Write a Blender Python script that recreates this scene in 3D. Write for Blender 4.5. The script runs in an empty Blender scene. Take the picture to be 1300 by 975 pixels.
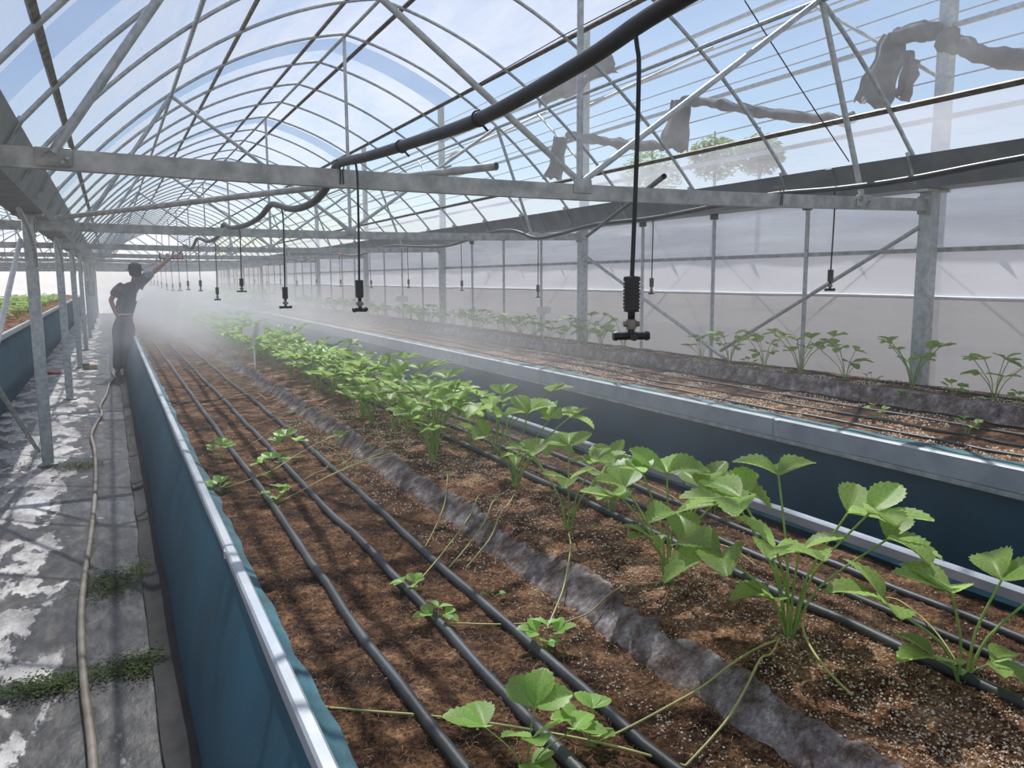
import bpy, bmesh, math, random
import numpy as np
from mathutils import Vector, Matrix, noise, Quaternion

SC = bpy.context.scene
COL = SC.collection
random.seed(7)
R = math.radians

# ------------------------------------------------------------------ camera, sky, sun, exposure
FPX, YAW, PIT, ROL, CAMH = 1009.76, .4647, .1324, -.0057, 1.5
_f = Vector((math.sin(YAW)*math.cos(PIT), math.cos(YAW)*math.cos(PIT), -math.sin(PIT)))
_r = Vector((math.cos(YAW), -math.sin(YAW), 0)); _u = _r.cross(_f)
_c, _s = math.cos(ROL), math.sin(ROL)
FW, RT, UP = _f, _c*_r + _s*_u, -_s*_r + _c*_u
CAM = Vector((0, 0, CAMH))
cam = bpy.data.cameras.new('camera'); cam_o = bpy.data.objects.new('camera', cam); COL.objects.link(cam_o)
cam.sensor_width = 36; cam.lens = 36*FPX/1300; cam.clip_start = .05; cam.clip_end = 500
cam_o.matrix_world = Matrix(((RT.x, UP.x, -FW.x, 0), (RT.y, UP.y, -FW.y, 0), (RT.z, UP.z, -FW.z, CAMH), (0, 0, 0, 1)))
SC.camera = cam_o
SUN = Vector((.25, .82, 1.20)).normalized()
w = bpy.data.worlds.new('sky'); SC.world = w; w.use_nodes = True
nt = w.node_tree; bg = nt.nodes['Background']; sky = nt.nodes.new('ShaderNodeTexSky')
sky.sky_type = 'NISHITA'; sky.sun_disc = False; sky.sun_elevation = math.asin(SUN.z); sky.sun_rotation = math.atan2(SUN.x, SUN.y)
sky.air_density = 1.0; sky.dust_density = .7; sky.ozone_density = 1.0
nt.links.new(sky.outputs[0], bg.inputs[0]); bg.inputs[1].default_value = .09
sl = bpy.data.lights.new('sun', 'SUN'); sl.energy = 5.6; sl.angle = R(.6); sl.color = (1, .95, .87)
so = bpy.data.objects.new('sun', sl); COL.objects.link(so); so.rotation_euler = SUN.to_track_quat('Z', 'Y').to_euler(); so.location = (6, 12, 20)
SC.view_settings.view_transform = 'Standard'; SC.view_settings.look = 'None'; SC.view_settings.gamma = 1
SC.view_settings.exposure = .42
SC.cycles.transparent_max_bounces = 24; SC.cycles.max_bounces = 8; SC.cycles.volume_bounces = 2
SC.cycles.sample_clamp_indirect = 6

def ray(u, v): return FW + RT*((u-650)/FPX) - UP*((v-487.5)/FPX)
def onX(u, v, X): d = ray(u, v); return CAM + d*(X/d.x)
def onY(u, v, Y): d = ray(u, v); return CAM + d*(Y/d.y)
def onZ(u, v, Z): d = ray(u, v); return CAM + d*((Z-CAMH)/d.z)
def ss(a, b, x):
    t = min(1, max(0, (x-a)/(b-a))); return t*t*(3-2*t)
def nz(x, y, z=0): return noise.noise((x, y, z))

# ------------------------------------------------------------------ builders
class MB:
    def __init__(s): s.v = []; s.f = []; s.m = []; s.mi = 0
    def add(s, vs, fs):
        n = len(s.v); s.v += [tuple(p) for p in vs]; s.f += [tuple(i+n for i in q) for q in fs]; s.m += [s.mi]*len(fs); return s
    def box(s, a, b):
        x0, y0, z0 = a; x1, y1, z1 = b
        return s.add([(x0,y0,z0),(x1,y0,z0),(x1,y1,z0),(x0,y1,z0),(x0,y0,z1),(x1,y0,z1),(x1,y1,z1),(x0,y1,z1)],
                     [(0,3,2,1),(4,5,6,7),(0,1,5,4),(1,2,6,5),(2,3,7,6),(3,0,4,7)])
    def bbox(s, a, b, c=.004):      # box with chamfered edges
        bm = bmesh.new(); bmesh.ops.create_cube(bm, size=1)
        for q in bm.verts: q.co = Vector([(a[i]+b[i])/2 + q.co[i]*(b[i]-a[i]) for i in range(3)])
        bmesh.ops.bevel(bm, geom=bm.edges[:], offset=c, segments=1, affect='EDGES')
        bm.verts.index_update(); s.add([q.co[:] for q in bm.verts], [[q.index for q in f.verts] for f in bm.faces]); bm.free(); return s
    def bar(s, p, q, w, h, up=(0, 0, 1)):
        p, q = Vector(p), Vector(q); d = (q-p).normalized(); r = d.cross(Vector(up)).normalized(); u = r.cross(d)
        vs = [e + r*(sx*w/2) + u*(sz*h/2) for e in (p, q) for sx, sz in ((-1,-1),(1,-1),(1,1),(-1,1))]
        return s.add(vs, [(0,1,2,3),(7,6,5,4),(0,4,5,1),(1,5,6,2),(2,6,7,3),(3,7,4,0)])
    def tube(s, pts, r, n=8, cap=True, hollow=False):
        pts = [Vector(p) for p in pts]; k = len(pts); vs = []; fs = []
        rr = r if isinstance(r, (list, tuple)) else [r]*k
        d0 = (pts[1]-pts[0]).normalized(); ref = Vector((0,0,1)) if abs(d0.z) < .9 else Vector((1,0,0))
        a = d0.cross(ref).normalized()
        for i, p in enumerate(pts):
            d = (pts[min(i+1,k-1)]-pts[max(i-1,0)]).normalized()
            a = (a - d*a.dot(d)).normalized(); b = d.cross(a)
            for j in range(n):
                t = 2*math.pi*j/n; vs.append(p + (a*math.cos(t)+b*math.sin(t))*rr[i])
        for i in range(k-1):
            for j in range(n): fs.append((i*n+j, i*n+(j+1)%n, (i+1)*n+(j+1)%n, (i+1)*n+j))
        if cap: fs.append(tuple(range(n))[::-1]); fs.append(tuple(range((k-1)*n, k*n)))
        return s.add(vs, fs)
    def lathe(s, prof, n=14, c=(0,0,0)):
        vs = []; fs = []; k = len(prof)
        for r, z in prof:
            for j in range(n): t = 2*math.pi*j/n; vs.append((c[0]+r*math.cos(t), c[1]+r*math.sin(t), c[2]+z))
        for i in range(k-1):
            for j in range(n): fs.append((i*n+j, i*n+(j+1)%n, (i+1)*n+(j+1)%n, (i+1)*n+j))
        fs.append(tuple(range(n))[::-1]); fs.append(tuple(range((k-1)*n, k*n)))
        return s.add(vs, fs)
    def grid(s, fn, nu, nv):
        vs = [fn(i/nu, j/nv) for j in range(nv+1) for i in range(nu+1)]
        return s.add(vs, [(j*(nu+1)+i, j*(nu+1)+i+1, (j+1)*(nu+1)+i+1, (j+1)*(nu+1)+i) for j in range(nv) for i in range(nu)])
    def xf(s, M): s.v = [tuple(M @ Vector(p)) for p in s.v]; return s
    def mesh(s, name, mats, smooth=True, off=(0,0,0)):
        me = bpy.data.meshes.new(name)
        v = [(p[0]-off[0], p[1]-off[1], p[2]-off[2]) for p in s.v]
        me.from_pydata(v, [], s.f)
        for m in (mats if isinstance(mats, (list, tuple)) else [mats]): me.materials.append(m)
        me.polygons.foreach_set('material_index', s.m)
        me.polygons.foreach_set('use_smooth', [smooth]*len(s.f))
        if smooth:
            try: me.set_sharp_from_angle(angle=R(62))
            except Exception: pass
        me.update(); return me
    def build(s, name, mats, parent=None, smooth=True, off=None):
        if off is None: off = LOC.get(parent, (0,0,0)) if parent else None
        if off is None:        # top-level single mesh: origin at base centre
            a = np.array(s.v); lo, hi = a.min(0), a.max(0); off = ((lo[0]+hi[0])/2, (lo[1]+hi[1])/2, lo[2])
            o = bpy.data.objects.new(name, s.mesh(name, mats, smooth, off)); o.location = off
        else:
            o = bpy.data.objects.new(name, s.mesh(name, mats, smooth, off))
        COL.objects.link(o)
        if parent: o.parent = parent; LOC[o] = tuple(off)
        else: LOC[o] = tuple(off)
        return o
LOC = {}
def tag(o, label, cat=None, group=None, kind=None):
    if label: o['label'] = label
    if cat: o['category'] = cat
    if group: o['group'] = group
    if kind: o['kind'] = kind
    return o
def thing(name, label, cat, loc=(0,0,0), group=None, kind=None):
    o = bpy.data.objects.new(name, None); COL.objects.link(o); o.location = loc; o.empty_display_size = .1
    LOC[o] = tuple(loc); return tag(o, label, cat, group, kind)
def inst(name, me, parent=None, M=None):
    o = bpy.data.objects.new(name, me); COL.objects.link(o)
    if parent: o.parent = parent
    if M is not None: o.matrix_local = M
    return o
def smooth_path(pts, n=6):
    P = [Vector(p) for p in pts]; out = []
    for i in range(len(P)-1):
        p0, p1, p2, p3 = P[max(i-1,0)], P[i], P[i+1], P[min(i+2,len(P)-1)]
        for k in range(n):
            t = k/n; out.append(.5*((2*p1)+(p2-p0)*t+(2*p0-5*p1+4*p2-p3)*t*t+(3*p1-p0-3*p2+p3)*t**3))
    return out+[P[-1]]

# ------------------------------------------------------------------ materials
def new_mat(name):
    m = bpy.data.materials.new(name); m.use_nodes = True; t = m.node_tree
    for n in list(t.nodes): t.nodes.remove(n)
    return m, t, t.nodes.new('ShaderNodeOutputMaterial')
def N(t, kind, **kw):
    n = t.nodes.new('ShaderNode'+kind)
    for k, v in kw.items():
        if k in n.inputs: n.inputs[k].default_value = v
        else: setattr(n, k, v)
    return n
def ramp(t, src, stops):
    r = t.nodes.new('ShaderNodeValToRGB'); t.links.new(src, r.inputs[0]); el = r.color_ramp.elements
    while len(el) < len(stops): el.new(.5)
    for e, (p, c) in zip(el, stops): e.position = p; e.color = tuple(c)+((1,) if len(c) == 3 else ())
    return r.outputs[0]
def coords(t, scale=(1,1,1), obj=False):
    g = t.nodes.new('ShaderNodeTexCoord') if obj else t.nodes.new('ShaderNodeNewGeometry')
    mp = t.nodes.new('ShaderNodeMapping'); mp.inputs['Scale'].default_value = scale
    t.links.new(g.outputs['Object' if obj else 'Position'], mp.inputs[0]); return mp.outputs[0]
def tex(t, co, scale, detail=4, rough=.55, dist=0):
    n = N(t, 'TexNoise', Scale=scale, Detail=detail, Roughness=rough, Distortion=dist); t.links.new(co, n.inputs['Vector']); return n.outputs[0]
def srgb(r, g, b): return tuple(((c/255)/12.92 if c/255 <= .04045 else ((c/255+.055)/1.055)**2.4) for c in (r, g, b))
def simple(name, c1, c2=None, rough=.5, metal=0, scale=8, bump=0, bscale=60, stretch=(1,1,1), spec=.5):
    m, t, out = new_mat(name); b = N(t, 'BsdfPrincipled', Roughness=rough, Metallic=metal); b.inputs['Specular IOR Level'].default_value = spec
    co = coords(t, stretch)
    if c2: t.links.new(ramp(t, tex(t, co, scale), [(.35, c1), (.65, c2)]), b.inputs['Base Color'])
    else: b.inputs['Base Color'].default_value = tuple(c1)+(1,)
    if bump:
        bp = N(t, 'Bump', Strength=bump, Distance=.01); t.links.new(tex(t, co, bscale), bp.inputs['Height']); t.links.new(bp.outputs[0], b.inputs['Normal'])
    t.links.new(b.outputs[0], out.inputs[0]); return m
GALV = simple('galvanized_steel', srgb(166,173,175), srgb(200,205,206), .42, .25, 26, .08, 90)
GALV2 = simple('weathered_galvanized_steel', srgb(150,155,153), srgb(194,196,193), .5, .2, 14, .1, 60)
GUTTER = simple('gutter_sheet', srgb(120,126,130), srgb(142,148,150), .5, .4, 5, .05, 30)
BRONZE = simple('rusty_channel', srgb(95,88,78), srgb(140,136,128), .6, .3, 18, .1, 50)
BOLT = simple('bolt_zinc', srgb(120,120,118), srgb(180,180,178), .35, .8, 60)
BLACK = simple('black_rubber', srgb(28,30,33), srgb(44,46,50), .45, 0, 12, .05, 80)
DRIP = simple('drip_hose_plastic', srgb(34,37,40), srgb(66,69,71), .5, 0, 5, .1, 60)
BLACKP = simple('black_plastic', srgb(22,24,26), srgb(34,36,38), .35, 0, 30)
GREYP = simple('grey_brass_valve', srgb(110,108,98), srgb(140,138,128), .4, .4, 30)
WHITEP = simple('white_plastic', srgb(225,228,228), srgb(240,241,240), .4)
PVC = simple('white_pipe', srgb(205,206,203), srgb(232,232,228), .4, 0, 9)
RAIL = simple('pale_rail_metal', srgb(168,174,181), srgb(190,195,200), .38, .25, 6, .03, 40)
LINER_OUT = simple('teal_woven_liner', srgb(8,62,80), srgb(16,78,98), .6, 0, 3, .25, 240)
LINER_IN = simple('teal_liner_fold', srgb(20,70,84), srgb(50,106,118), .6, 0, 9, .2, 120)
FABRIC = None
RUBBER_GREY = simple('grey_brown_hose', srgb(112,102,92), srgb(140,131,120), .55, 0, 10, .08, 70)
PERLITE = simple('perlite', srgb(206,178,142), srgb(246,236,218), .9, 0, 160)
FIBRE = simple('coir_fibre', srgb(96,64,42), srgb(190,150,106), .9, 0, 120)
SKIN = simple('skin', srgb(150,98,72), srgb(165,110,84), .5)
SHIRT = simple('shirt_cloth', srgb(52,62,74), srgb(66,76,88), .9, 0, 12, .3, 60)
SLEEVE = simple('grey_sleeve', srgb(118,122,136), srgb(134,138,150), .9)
TROUSER = simple('trouser_cloth', srgb(66,66,74), srgb(80,80,86), .9, 0, 9)
CAP = simple('dark_cap', srgb(26,28,32), srgb(36,38,42), .8)
SHOE = simple('dark_shoe', srgb(30,30,32), srgb(46,46,48), .7)
RED = simple('red_plastic', srgb(190,60,44), srgb(205,80,60), .5)
BOXC = simple('tan_box', srgb(170,150,110), srgb(190,170,130), .8)
SHADE = simple('torn_shade_cloth', srgb(74,73,76), srgb(108,105,107), .95, 0, 5, .3, 40)
BARK = simple('bark', srgb(80,70,58), srgb(105,92,76), .9, 0, 12)

def film(name, body, tint, lo, hi, sc=(1,1,1), scale=2.5, gloss=.06, streak=None):
    m, t, out = new_mat(name); co = coords(t, sc)
    tr = N(t, 'BsdfTransparent', Color=tuple(tint)+(1,)); tl = N(t, 'BsdfTranslucent', Color=tuple(body)+(1,)); df = N(t, 'BsdfDiffuse', Color=tuple(body)+(1,))
    mx = N(t, 'MixShader'); mx.inputs[0].default_value = .35; t.links.new(tl.outputs[0], mx.inputs[1]); t.links.new(df.outputs[0], mx.inputs[2])
    fac = ramp(t, tex(t, co, scale, 5, .6, .4), [(.3, (lo,)*3), (.7, (hi,)*3)])
    m2 = N(t, 'MixShader'); t.links.new(fac, m2.inputs[0]); t.links.new(tr.outputs[0], m2.inputs[1]); t.links.new(mx.outputs[0], m2.inputs[2])
    gl = N(t, 'BsdfGlossy', Roughness=.12); m3 = N(t, 'MixShader'); m3.inputs[0].default_value = gloss
    t.links.new(m2.outputs[0], m3.inputs[1]); t.links.new(gl.outputs[0], m3.inputs[2]); t.links.new(m3.outputs[0], out.inputs[0]); return m
FILM = film('milky_roof_film', (.66,.68,.75), (.90,.945,1), .32, .76, (1, .35, 1), 1.6)
FILM_CLEAR = film('clear_roof_film', (.9,.93,.97), (.94,.97,1), .05, .16, (1, .3, 1), 1.8)
FILM_STRIP = film('greyish_film_strip', (.62,.68,.78), (.64,.70,.80), .12, .26, (1, .6, 1), 2)
WALL_UP = film('side_film_upper', (.74,.79,.88), (.88,.93,1), .38, .92, (1, .22, 3.2), 2.2)
WALL_MID = film('side_film_middle', (.80,.83,.90), (.90,.94,1), .68, .88, (1, .4, 2), 1.5)
CURT = film('rolled_curtain_film', (.46,.47,.49), (.78,.79,.81), .6, .85, (1, .15, 4.0), 2.0)

def tag_mat():
    m, t, out = new_mat('thin_white_tag'); b = N(t, 'BsdfDiffuse', Color=(.9,.9,.9,1)); l = N(t, 'BsdfTranslucent', Color=(.9,.9,.9,1)); x = N(t, 'MixShader'); x.inputs[0].default_value = .5
    t.links.new(b.outputs[0], x.inputs[1]); t.links.new(l.outputs[0], x.inputs[2]); t.links.new(x.outputs[0], out.inputs[0]); return m
TAGW = tag_mat()
def fabric_mat():
    m, t, out = new_mat('grey_nonwoven_fabric'); co = coords(t)
    b = N(t, 'BsdfPrincipled', Roughness=.95)
    a = tex(t, co, 13, 10, .8, .15); c = ramp(t, a, [(.38, srgb(62,46,38)), (.47, srgb(106,92,86)), (.56, srgb(142,133,130)), (.68, srgb(204,200,198))])
    t.links.new(c, b.inputs['Base Color'])
    bp = N(t, 'Bump', Strength=.5, Distance=.01); t.links.new(tex(t, co, 45, 5), bp.inputs['Height']); t.links.new(bp.outputs[0], b.inputs['Normal'])
    t.links.new(b.outputs[0], out.inputs[0]); return m
FABRIC = fabric_mat()
def soil_mat(name, cols, speck, sscale=150):
    m, t, out = new_mat(name); co = coords(t)
    b = N(t, 'BsdfPrincipled', Roughness=.95); b.inputs['Specular IOR Level'].default_value = .2
    a = tex(t, co, 9, 8, .72, .3); c = ramp(t, a, [(.36, cols[0]), (.46, cols[1]), (.55, cols[2]), (.66, cols[3])])
    fn_ = ramp(t, tex(t, co, 85, 4, .7), [(.38, (.36,.34,.32)), (.5, (.95,.95,.95)), (.62, (1.6,1.5,1.36))])
    big_ = ramp(t, tex(t, co, 1.7, 3), [(.35, (.78,.78,.78)), (.65, (1.15,1.12,1.1))])
    m0 = N(t, 'Mix', data_type='RGBA', blend_type='MULTIPLY'); m0.inputs[0].default_value = 1; t.links.new(fn_, m0.inputs[6]); t.links.new(big_, m0.inputs[7]); big = m0.outputs[2]
    mu = N(t, 'Mix', data_type='RGBA', blend_type='MULTIPLY'); mu.inputs[0].default_value = 1; t.links.new(c, mu.inputs[6]); t.links.new(big, mu.inputs[7])
    vo = N(t, 'TexVoronoi', Scale=sscale); t.links.new(co, vo.inputs['Vector'])
    s1 = ramp(t, vo.outputs['Distance'], [(.16, (1,1,1)), (.24, (0,0,0))])
    s2 = ramp(t, tex(t, co, 6, 5, .7), [(.5-speck*.2, (0,0,0)), (.64-speck*.2, (speck,)*3)])
    mm = N(t, 'Math', operation='MULTIPLY'); t.links.new(s1, mm.inputs[0]); t.links.new(s2, mm.inputs[1])
    mix = N(t, 'Mix', data_type='RGBA'); t.links.new(mm.outputs[0], mix.inputs[0]); t.links.new(mu.outputs[2], mix.inputs[6]); mix.inputs[7].default_value = srgb(226,214,194)+(1,)
    t.links.new(mix.outputs[2], b.inputs['Base Color'])
    bp = N(t, 'Bump', Strength=.9, Distance=.02); t.links.new(tex(t, co, 70, 8, .75), bp.inputs['Height']); t.links.new(bp.outputs[0], b.inputs['Normal'])
    t.links.new(b.outputs[0], out.inputs[0]); return m
SOIL = soil_mat('coir_substrate', [srgb(44,29,22), srgb(88,62,46), srgb(126,93,68), srgb(176,138,104)], .35)
SOIL_M = soil_mat('coir_perlite_substrate', [srgb(60,38,28), srgb(112,76,56), srgb(152,112,86), srgb(196,160,128)], .95, 120)
def leaf_mat(name, c1, c2, tr, rough=.42):
    m, t, out = new_mat(name); co = coords(t, obj=True)
    oi = t.nodes.new('ShaderNodeObjectInfo'); col = ramp(t, tex(t, co, 22, 3), [(.3, c1), (.7, c2)])
    hs = N(t, 'HueSaturation'); mr = N(t, 'MapRange'); mr.inputs[3].default_value = .8; mr.inputs[4].default_value = 1.2
    t.links.new(oi.outputs['Random'], mr.inputs[0]); t.links.new(mr.outputs[0], hs.inputs['Value']); t.links.new(col, hs.inputs['Color'])
    b = N(t, 'BsdfPrincipled', Roughness=rough); t.links.new(hs.outputs[0], b.inputs['Base Color'])
    tl = N(t, 'BsdfTranslucent'); t.links.new(hs.outputs[0], tl.inputs[0]); g = N(t, 'Gamma', Gamma=.8); t.links.new(hs.outputs[0], g.inputs[0]); t.links.new(g.outputs[0], tl.inputs[0])
    mx = N(t, 'MixShader'); mx.inputs[0].default_value = tr; t.links.new(b.outputs[0], mx.inputs[1]); t.links.new(tl.outputs[0], mx.inputs[2]); t.links.new(mx.outputs[0], out.inputs[0]); return m
LEAF = leaf_mat('strawberry_leaf', srgb(140,182,84), srgb(186,212,122), .58)
LEAFY = leaf_mat('young_strawberry_leaf', srgb(140,192,88), srgb(184,220,118), .55)
MOSS = leaf_mat('moss_leaf', srgb(44,62,26), srgb(78,94,40), .2, .95)
TREE = leaf_mat('tree_leaf', srgb(84,116,58), srgb(136,160,88), .3)
STEM = simple('petiole', srgb(122,158,78), srgb(158,178,96), .5, 0, 30)
RUN = simple('runner_stem', srgb(160,164,92), srgb(196,188,120), .5, 0, 12)
DRY = simple('dry_runner', srgb(150,128,96), srgb(196,176,140), .8, 0, 12)

def floor_mat():
    m, t, out = new_mat('wet_weed_mat'); co = coords(t, (1, .45, 1)); b = N(t, 'BsdfPrincipled')
    a = tex(t, co, 4.6, 10, .66, .2)
    wet = ramp(t, a, [(.47, (0,0,0)), (.53, (1,1,1))])
    px = t.nodes.new('ShaderNodeSeparateXYZ'); g = t.nodes.new('ShaderNodeNewGeometry'); t.links.new(g.outputs['Position'], px.inputs[0])
    mr = N(t, 'MapRange'); mr.inputs[1].default_value = -.42; mr.inputs[2].default_value = -.12; t.links.new(px.outputs[0], mr.inputs[0])   # trodden dirty lane by the bed
    ad = N(t, 'Math', operation='MULTIPLY_ADD'); t.links.new(mr.outputs[0], ad.inputs[0]); ad.inputs[1].default_value = .20; t.links.new(a, ad.inputs[2])
    wet = ramp(t, ad.outputs[0], [(.495, (0,0,0)), (.525, (1,1,1))])
    dry = ramp(t, tex(t, co, 9, 6, .7), [(.36, srgb(132,128,126)), (.5, srgb(178,175,174)), (.64, srgb(212,206,200))])
    dirt = ramp(t, tex(t, co, 14, 6, .7), [(.36, srgb(30,29,29)), (.5, srgb(58,56,56)), (.64, srgb(96,91,86))])
    mx = N(t, 'Mix', data_type='RGBA'); t.links.new(wet, mx.inputs[0]); t.links.new(dry, mx.inputs[6]); t.links.new(dirt, mx.inputs[7]); t.links.new(mx.outputs[2], b.inputs['Base Color'])
    t.links.new(ramp(t, wet, [(0, (.62,)*3), (1, (.4,)*3)]), b.inputs['Roughness'])
    bp = N(t, 'Bump', Strength=.35, Distance=.02); t.links.new(tex(t, co, 18, 6), bp.inputs['Height']); t.links.new(bp.outputs[0], b.inputs['Normal'])
    t.links.new(b.outputs[0], out.inputs[0]); return m
FLOOR = floor_mat()
GROUND = simple('outside_ground', srgb(150,128,108), srgb(178,160,140), .95, 0, .4, .3, 4)

# ------------------------------------------------------------------ layout constants (metres)
XL, XR, XC, S, Y0 = -.544, 4.60, 2.05, 4.103, 3.353
NB = 9; YEND = Y0 + NB*S + 1.0; YB = -2.6
def rz(off): t = abs(off); return 3.706 - .1813*t - .1565*t*t - .0131*t**3
def prof(xc, x0, x1, n): return [(x0+(x1-x0)*i/n, rz(x0+(x1-x0)*i/n - xc)) for i in range(n+1)]
HALF = 2.40

# ------------------------------------------------------------------ floor and outside ground
def ff(u, v):
    x, y = -6+8.4*u, YB-1+(YEND+2-YB)*v
    e = .012*nz(x*1.3, y*.8) + .005*nz(x*5, y*2.2, 3)
    return (x, y, e-.006)
tag(MB().grid(ff, 90, 260).build('floor', FLOOR), 'grey weed mat floor of the aisles with wet dirty patches', kind='structure')
tag(MB().grid(lambda u, v: (2.36+2.4*u, YB-1+(YEND+2-YB)*v, 0), 4, 8).build('floor_aisle', FLOOR), 'grey floor between the two raised beds', kind='structure')
tag(MB().grid(lambda u, v: (-70+170*u, -60+200*v, -.12+.05*nz(u*30, v*30)), 30, 30).build('ground', GROUND), 'pale brown open ground outside the plastic house', kind='structure')

ORD = ['first', 'second', 'third', 'fourth', 'fifth', 'sixth', 'seventh', 'eighth', 'ninth', 'tenth', 'eleventh', 'twelfth', 'thirteenth', 'fourteenth', 'fifteenth']
# ------------------------------------------------------------------ roof films
def film_strip(name, mat_, parent, xc, x0, x1, y0, y1, n, lift=.02):
    ny = max(2, int((y1-y0)/.5))
    def fn(u, v):
        x = x0+(x1-x0)*u; y = y0+(y1-y0)*v
        return (x, y, rz(x-xc)+lift+.006*nz(x*2, y*1.5)+.008*abs(math.sin(math.pi*(y-Y0)/1.0258)))
    return MB().grid(fn, n, ny).build(name, mat_, parent)
ceil = thing('ceiling', 'arched roof of milky and clear plastic film over the steel ribs', None, (XC, Y0, 2.1), kind='structure')
xs = [XC-HALF, .55, 1.80, 2.27, 3.20, XC+HALF]
for n in range(-1, NB+1):
    ya = max(YB, Y0+n*S); yb = min(YEND, Y0+(n+1)*S)
    if yb <= ya: continue
    c0, c1 = ya+.22, ya+.68
    for x0, x1, mt in ((xs[0], xs[1], FILM), (xs[1], xs[2], FILM), (xs[2], xs[3], FILM), (xs[3], xs[4], FILM), (xs[4], 4.2, FILM_CLEAR), (4.2, xs[5], FILM)):
        if mt is FILM_CLEAR or x0 == 4.2: film_strip('film_panel', mt, ceil, XC, x0, x1, ya, yb, 8)
        else:
            film_strip('film_panel', mt, ceil, XC, x0, x1, ya, c0, 10); film_strip('film_panel', mt, ceil, XC, x0, x1, c1, yb, 10)
            film_strip('clear_film_strip', FILM_STRIP, ceil, XC, x0, x1, c0, c1, 10)
XC2 = XC-(XR-XL)
ceil2 = thing('ceiling_side', 'arched film roof of the joined house beyond the column row', None, (XC2, Y0, 2.1), kind='structure')
film_strip('film_panel', FILM, ceil2, XC2, XC2-HALF, XC2+HALF, YB, YEND, 24)

# ------------------------------------------------------------------ ribs, purlins
def rib_pts(xc, y, n=30): return [(x, y, z) for x, z in prof(xc, xc-2.49, xc+2.49, n)]
rm = MB().tube(rib_pts(XC, 0, 40), .0135, 7).mesh('roof_rib', GALV, off=(XC, 0, 0))
rm2 = MB().tube(rib_pts(XC, 0, 16), .0135, 5).mesh('roof_rib_far', GALV, off=(XC, 0, 0))
for k in range(-5, int((YEND-Y0)/1.0258)+1):
    y = Y0+k*1.0258
    tr_ = (k % 4 == 0)
    o = inst('roof_rib', rm if k < 14 else rm2); o.location = (XC, y, 0)
    if k < 0: lab, grp = 'curved roof rib on the open side of the hose-draped truss', 'ribs before the hose-draped truss'
    elif tr_: lab, grp = ('curved roof rib arching over the hose-draped truss' if k == 0 else f'curved roof rib over the {ORD[k//4-1]} truss beyond the hose-draped one'), None
    else: lab, grp = (f'curved roof rib, {ORD[k%4-1]} after the hose-draped truss' if k < 4 else f'curved roof rib, {ORD[k%4-1]} after the {ORD[k//4-1]} truss beyond the hose-draped one'), None
    tag(o, lab, 'pipe', grp)
    if k >= 2 and k % 2 == 0:
        o = inst('roof_rib', rm2); o.location = (XC2, y, 0)
        tag(o, 'curved roof rib of the joined house beyond the column row', 'pipe', 'roof ribs of the joined house')
for x, r, mt, lab, flat in ((-.17, .014, BRONZE, 'flat weathered film channel low on the roof slope by the column row', 1), (.56, .015, GALV, 'round steel purlin joining the strut ends on the column-row slope', 0),
        (1.0, .012, BRONZE, 'dull film channel halfway up the roof slope above the near bed', 1), (1.80, .012, BRONZE, 'film channel beside the ridge pipe on the column-row slope', 1), (2.05, .015, GALV2, 'round ridge pipe running along the rib tops', 0),
        (2.27, .013, BRONZE, 'rusty brown film channel beside the ridge on the clear-film slope', 1), (3.20, .013, BRONZE, 'film channel where milky film meets clear film', 1), (3.575, .015, GALV, 'round steel purlin joining the strut ends under the clear film', 0),
        (4.20, .013, BRONZE, 'dark film channel low on the clear-film slope above the gutter', 1)):
    b = MB(); z = rz(x-XC)
    if flat:
        sl_ = math.atan2(rz(x-XC+.05)-rz(x-XC-.05), .1); up = (-math.sin(sl_), 0, math.cos(sl_))
        b.bar((x, YB, z+.012), (x, YEND, z+.012), .034, .014, up)
    else: b.tube([(x, YB, z-.024), (x, YEND, z-.024)], r, 8)
    tag(b.build('roof_purlin', mt), lab, 'pipe')
# thin film-holding wires on the right slope
for k, (u1, v1, u2, v2) in enumerate(((945, 0, 1078, 205),)):
    p, q = onX(u1, v1, 3.45), onX(u2, v2, 4.36)
    tag(MB().tube(smooth_path([p, (p+q)/2+Vector((0,0,-.01)), q], 5), .004, 5).build('black_cord', BLACK), 'thin black cord slanting down the clear roof slope to the gutter', 'cord')
for dz, x in ((.05, 3.12), ):
    z = rz(x-XC)-dz
    tag(MB().tube([(x, Y0-1.8, z-.03), (x-.02, Y0+2, z), (x, Y0+4.1, z-.02), (x, Y0+12, z)], .004, 5).build('black_cord', BLACK), 'thin black cord running below the film channel along the roof', 'cord')

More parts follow.
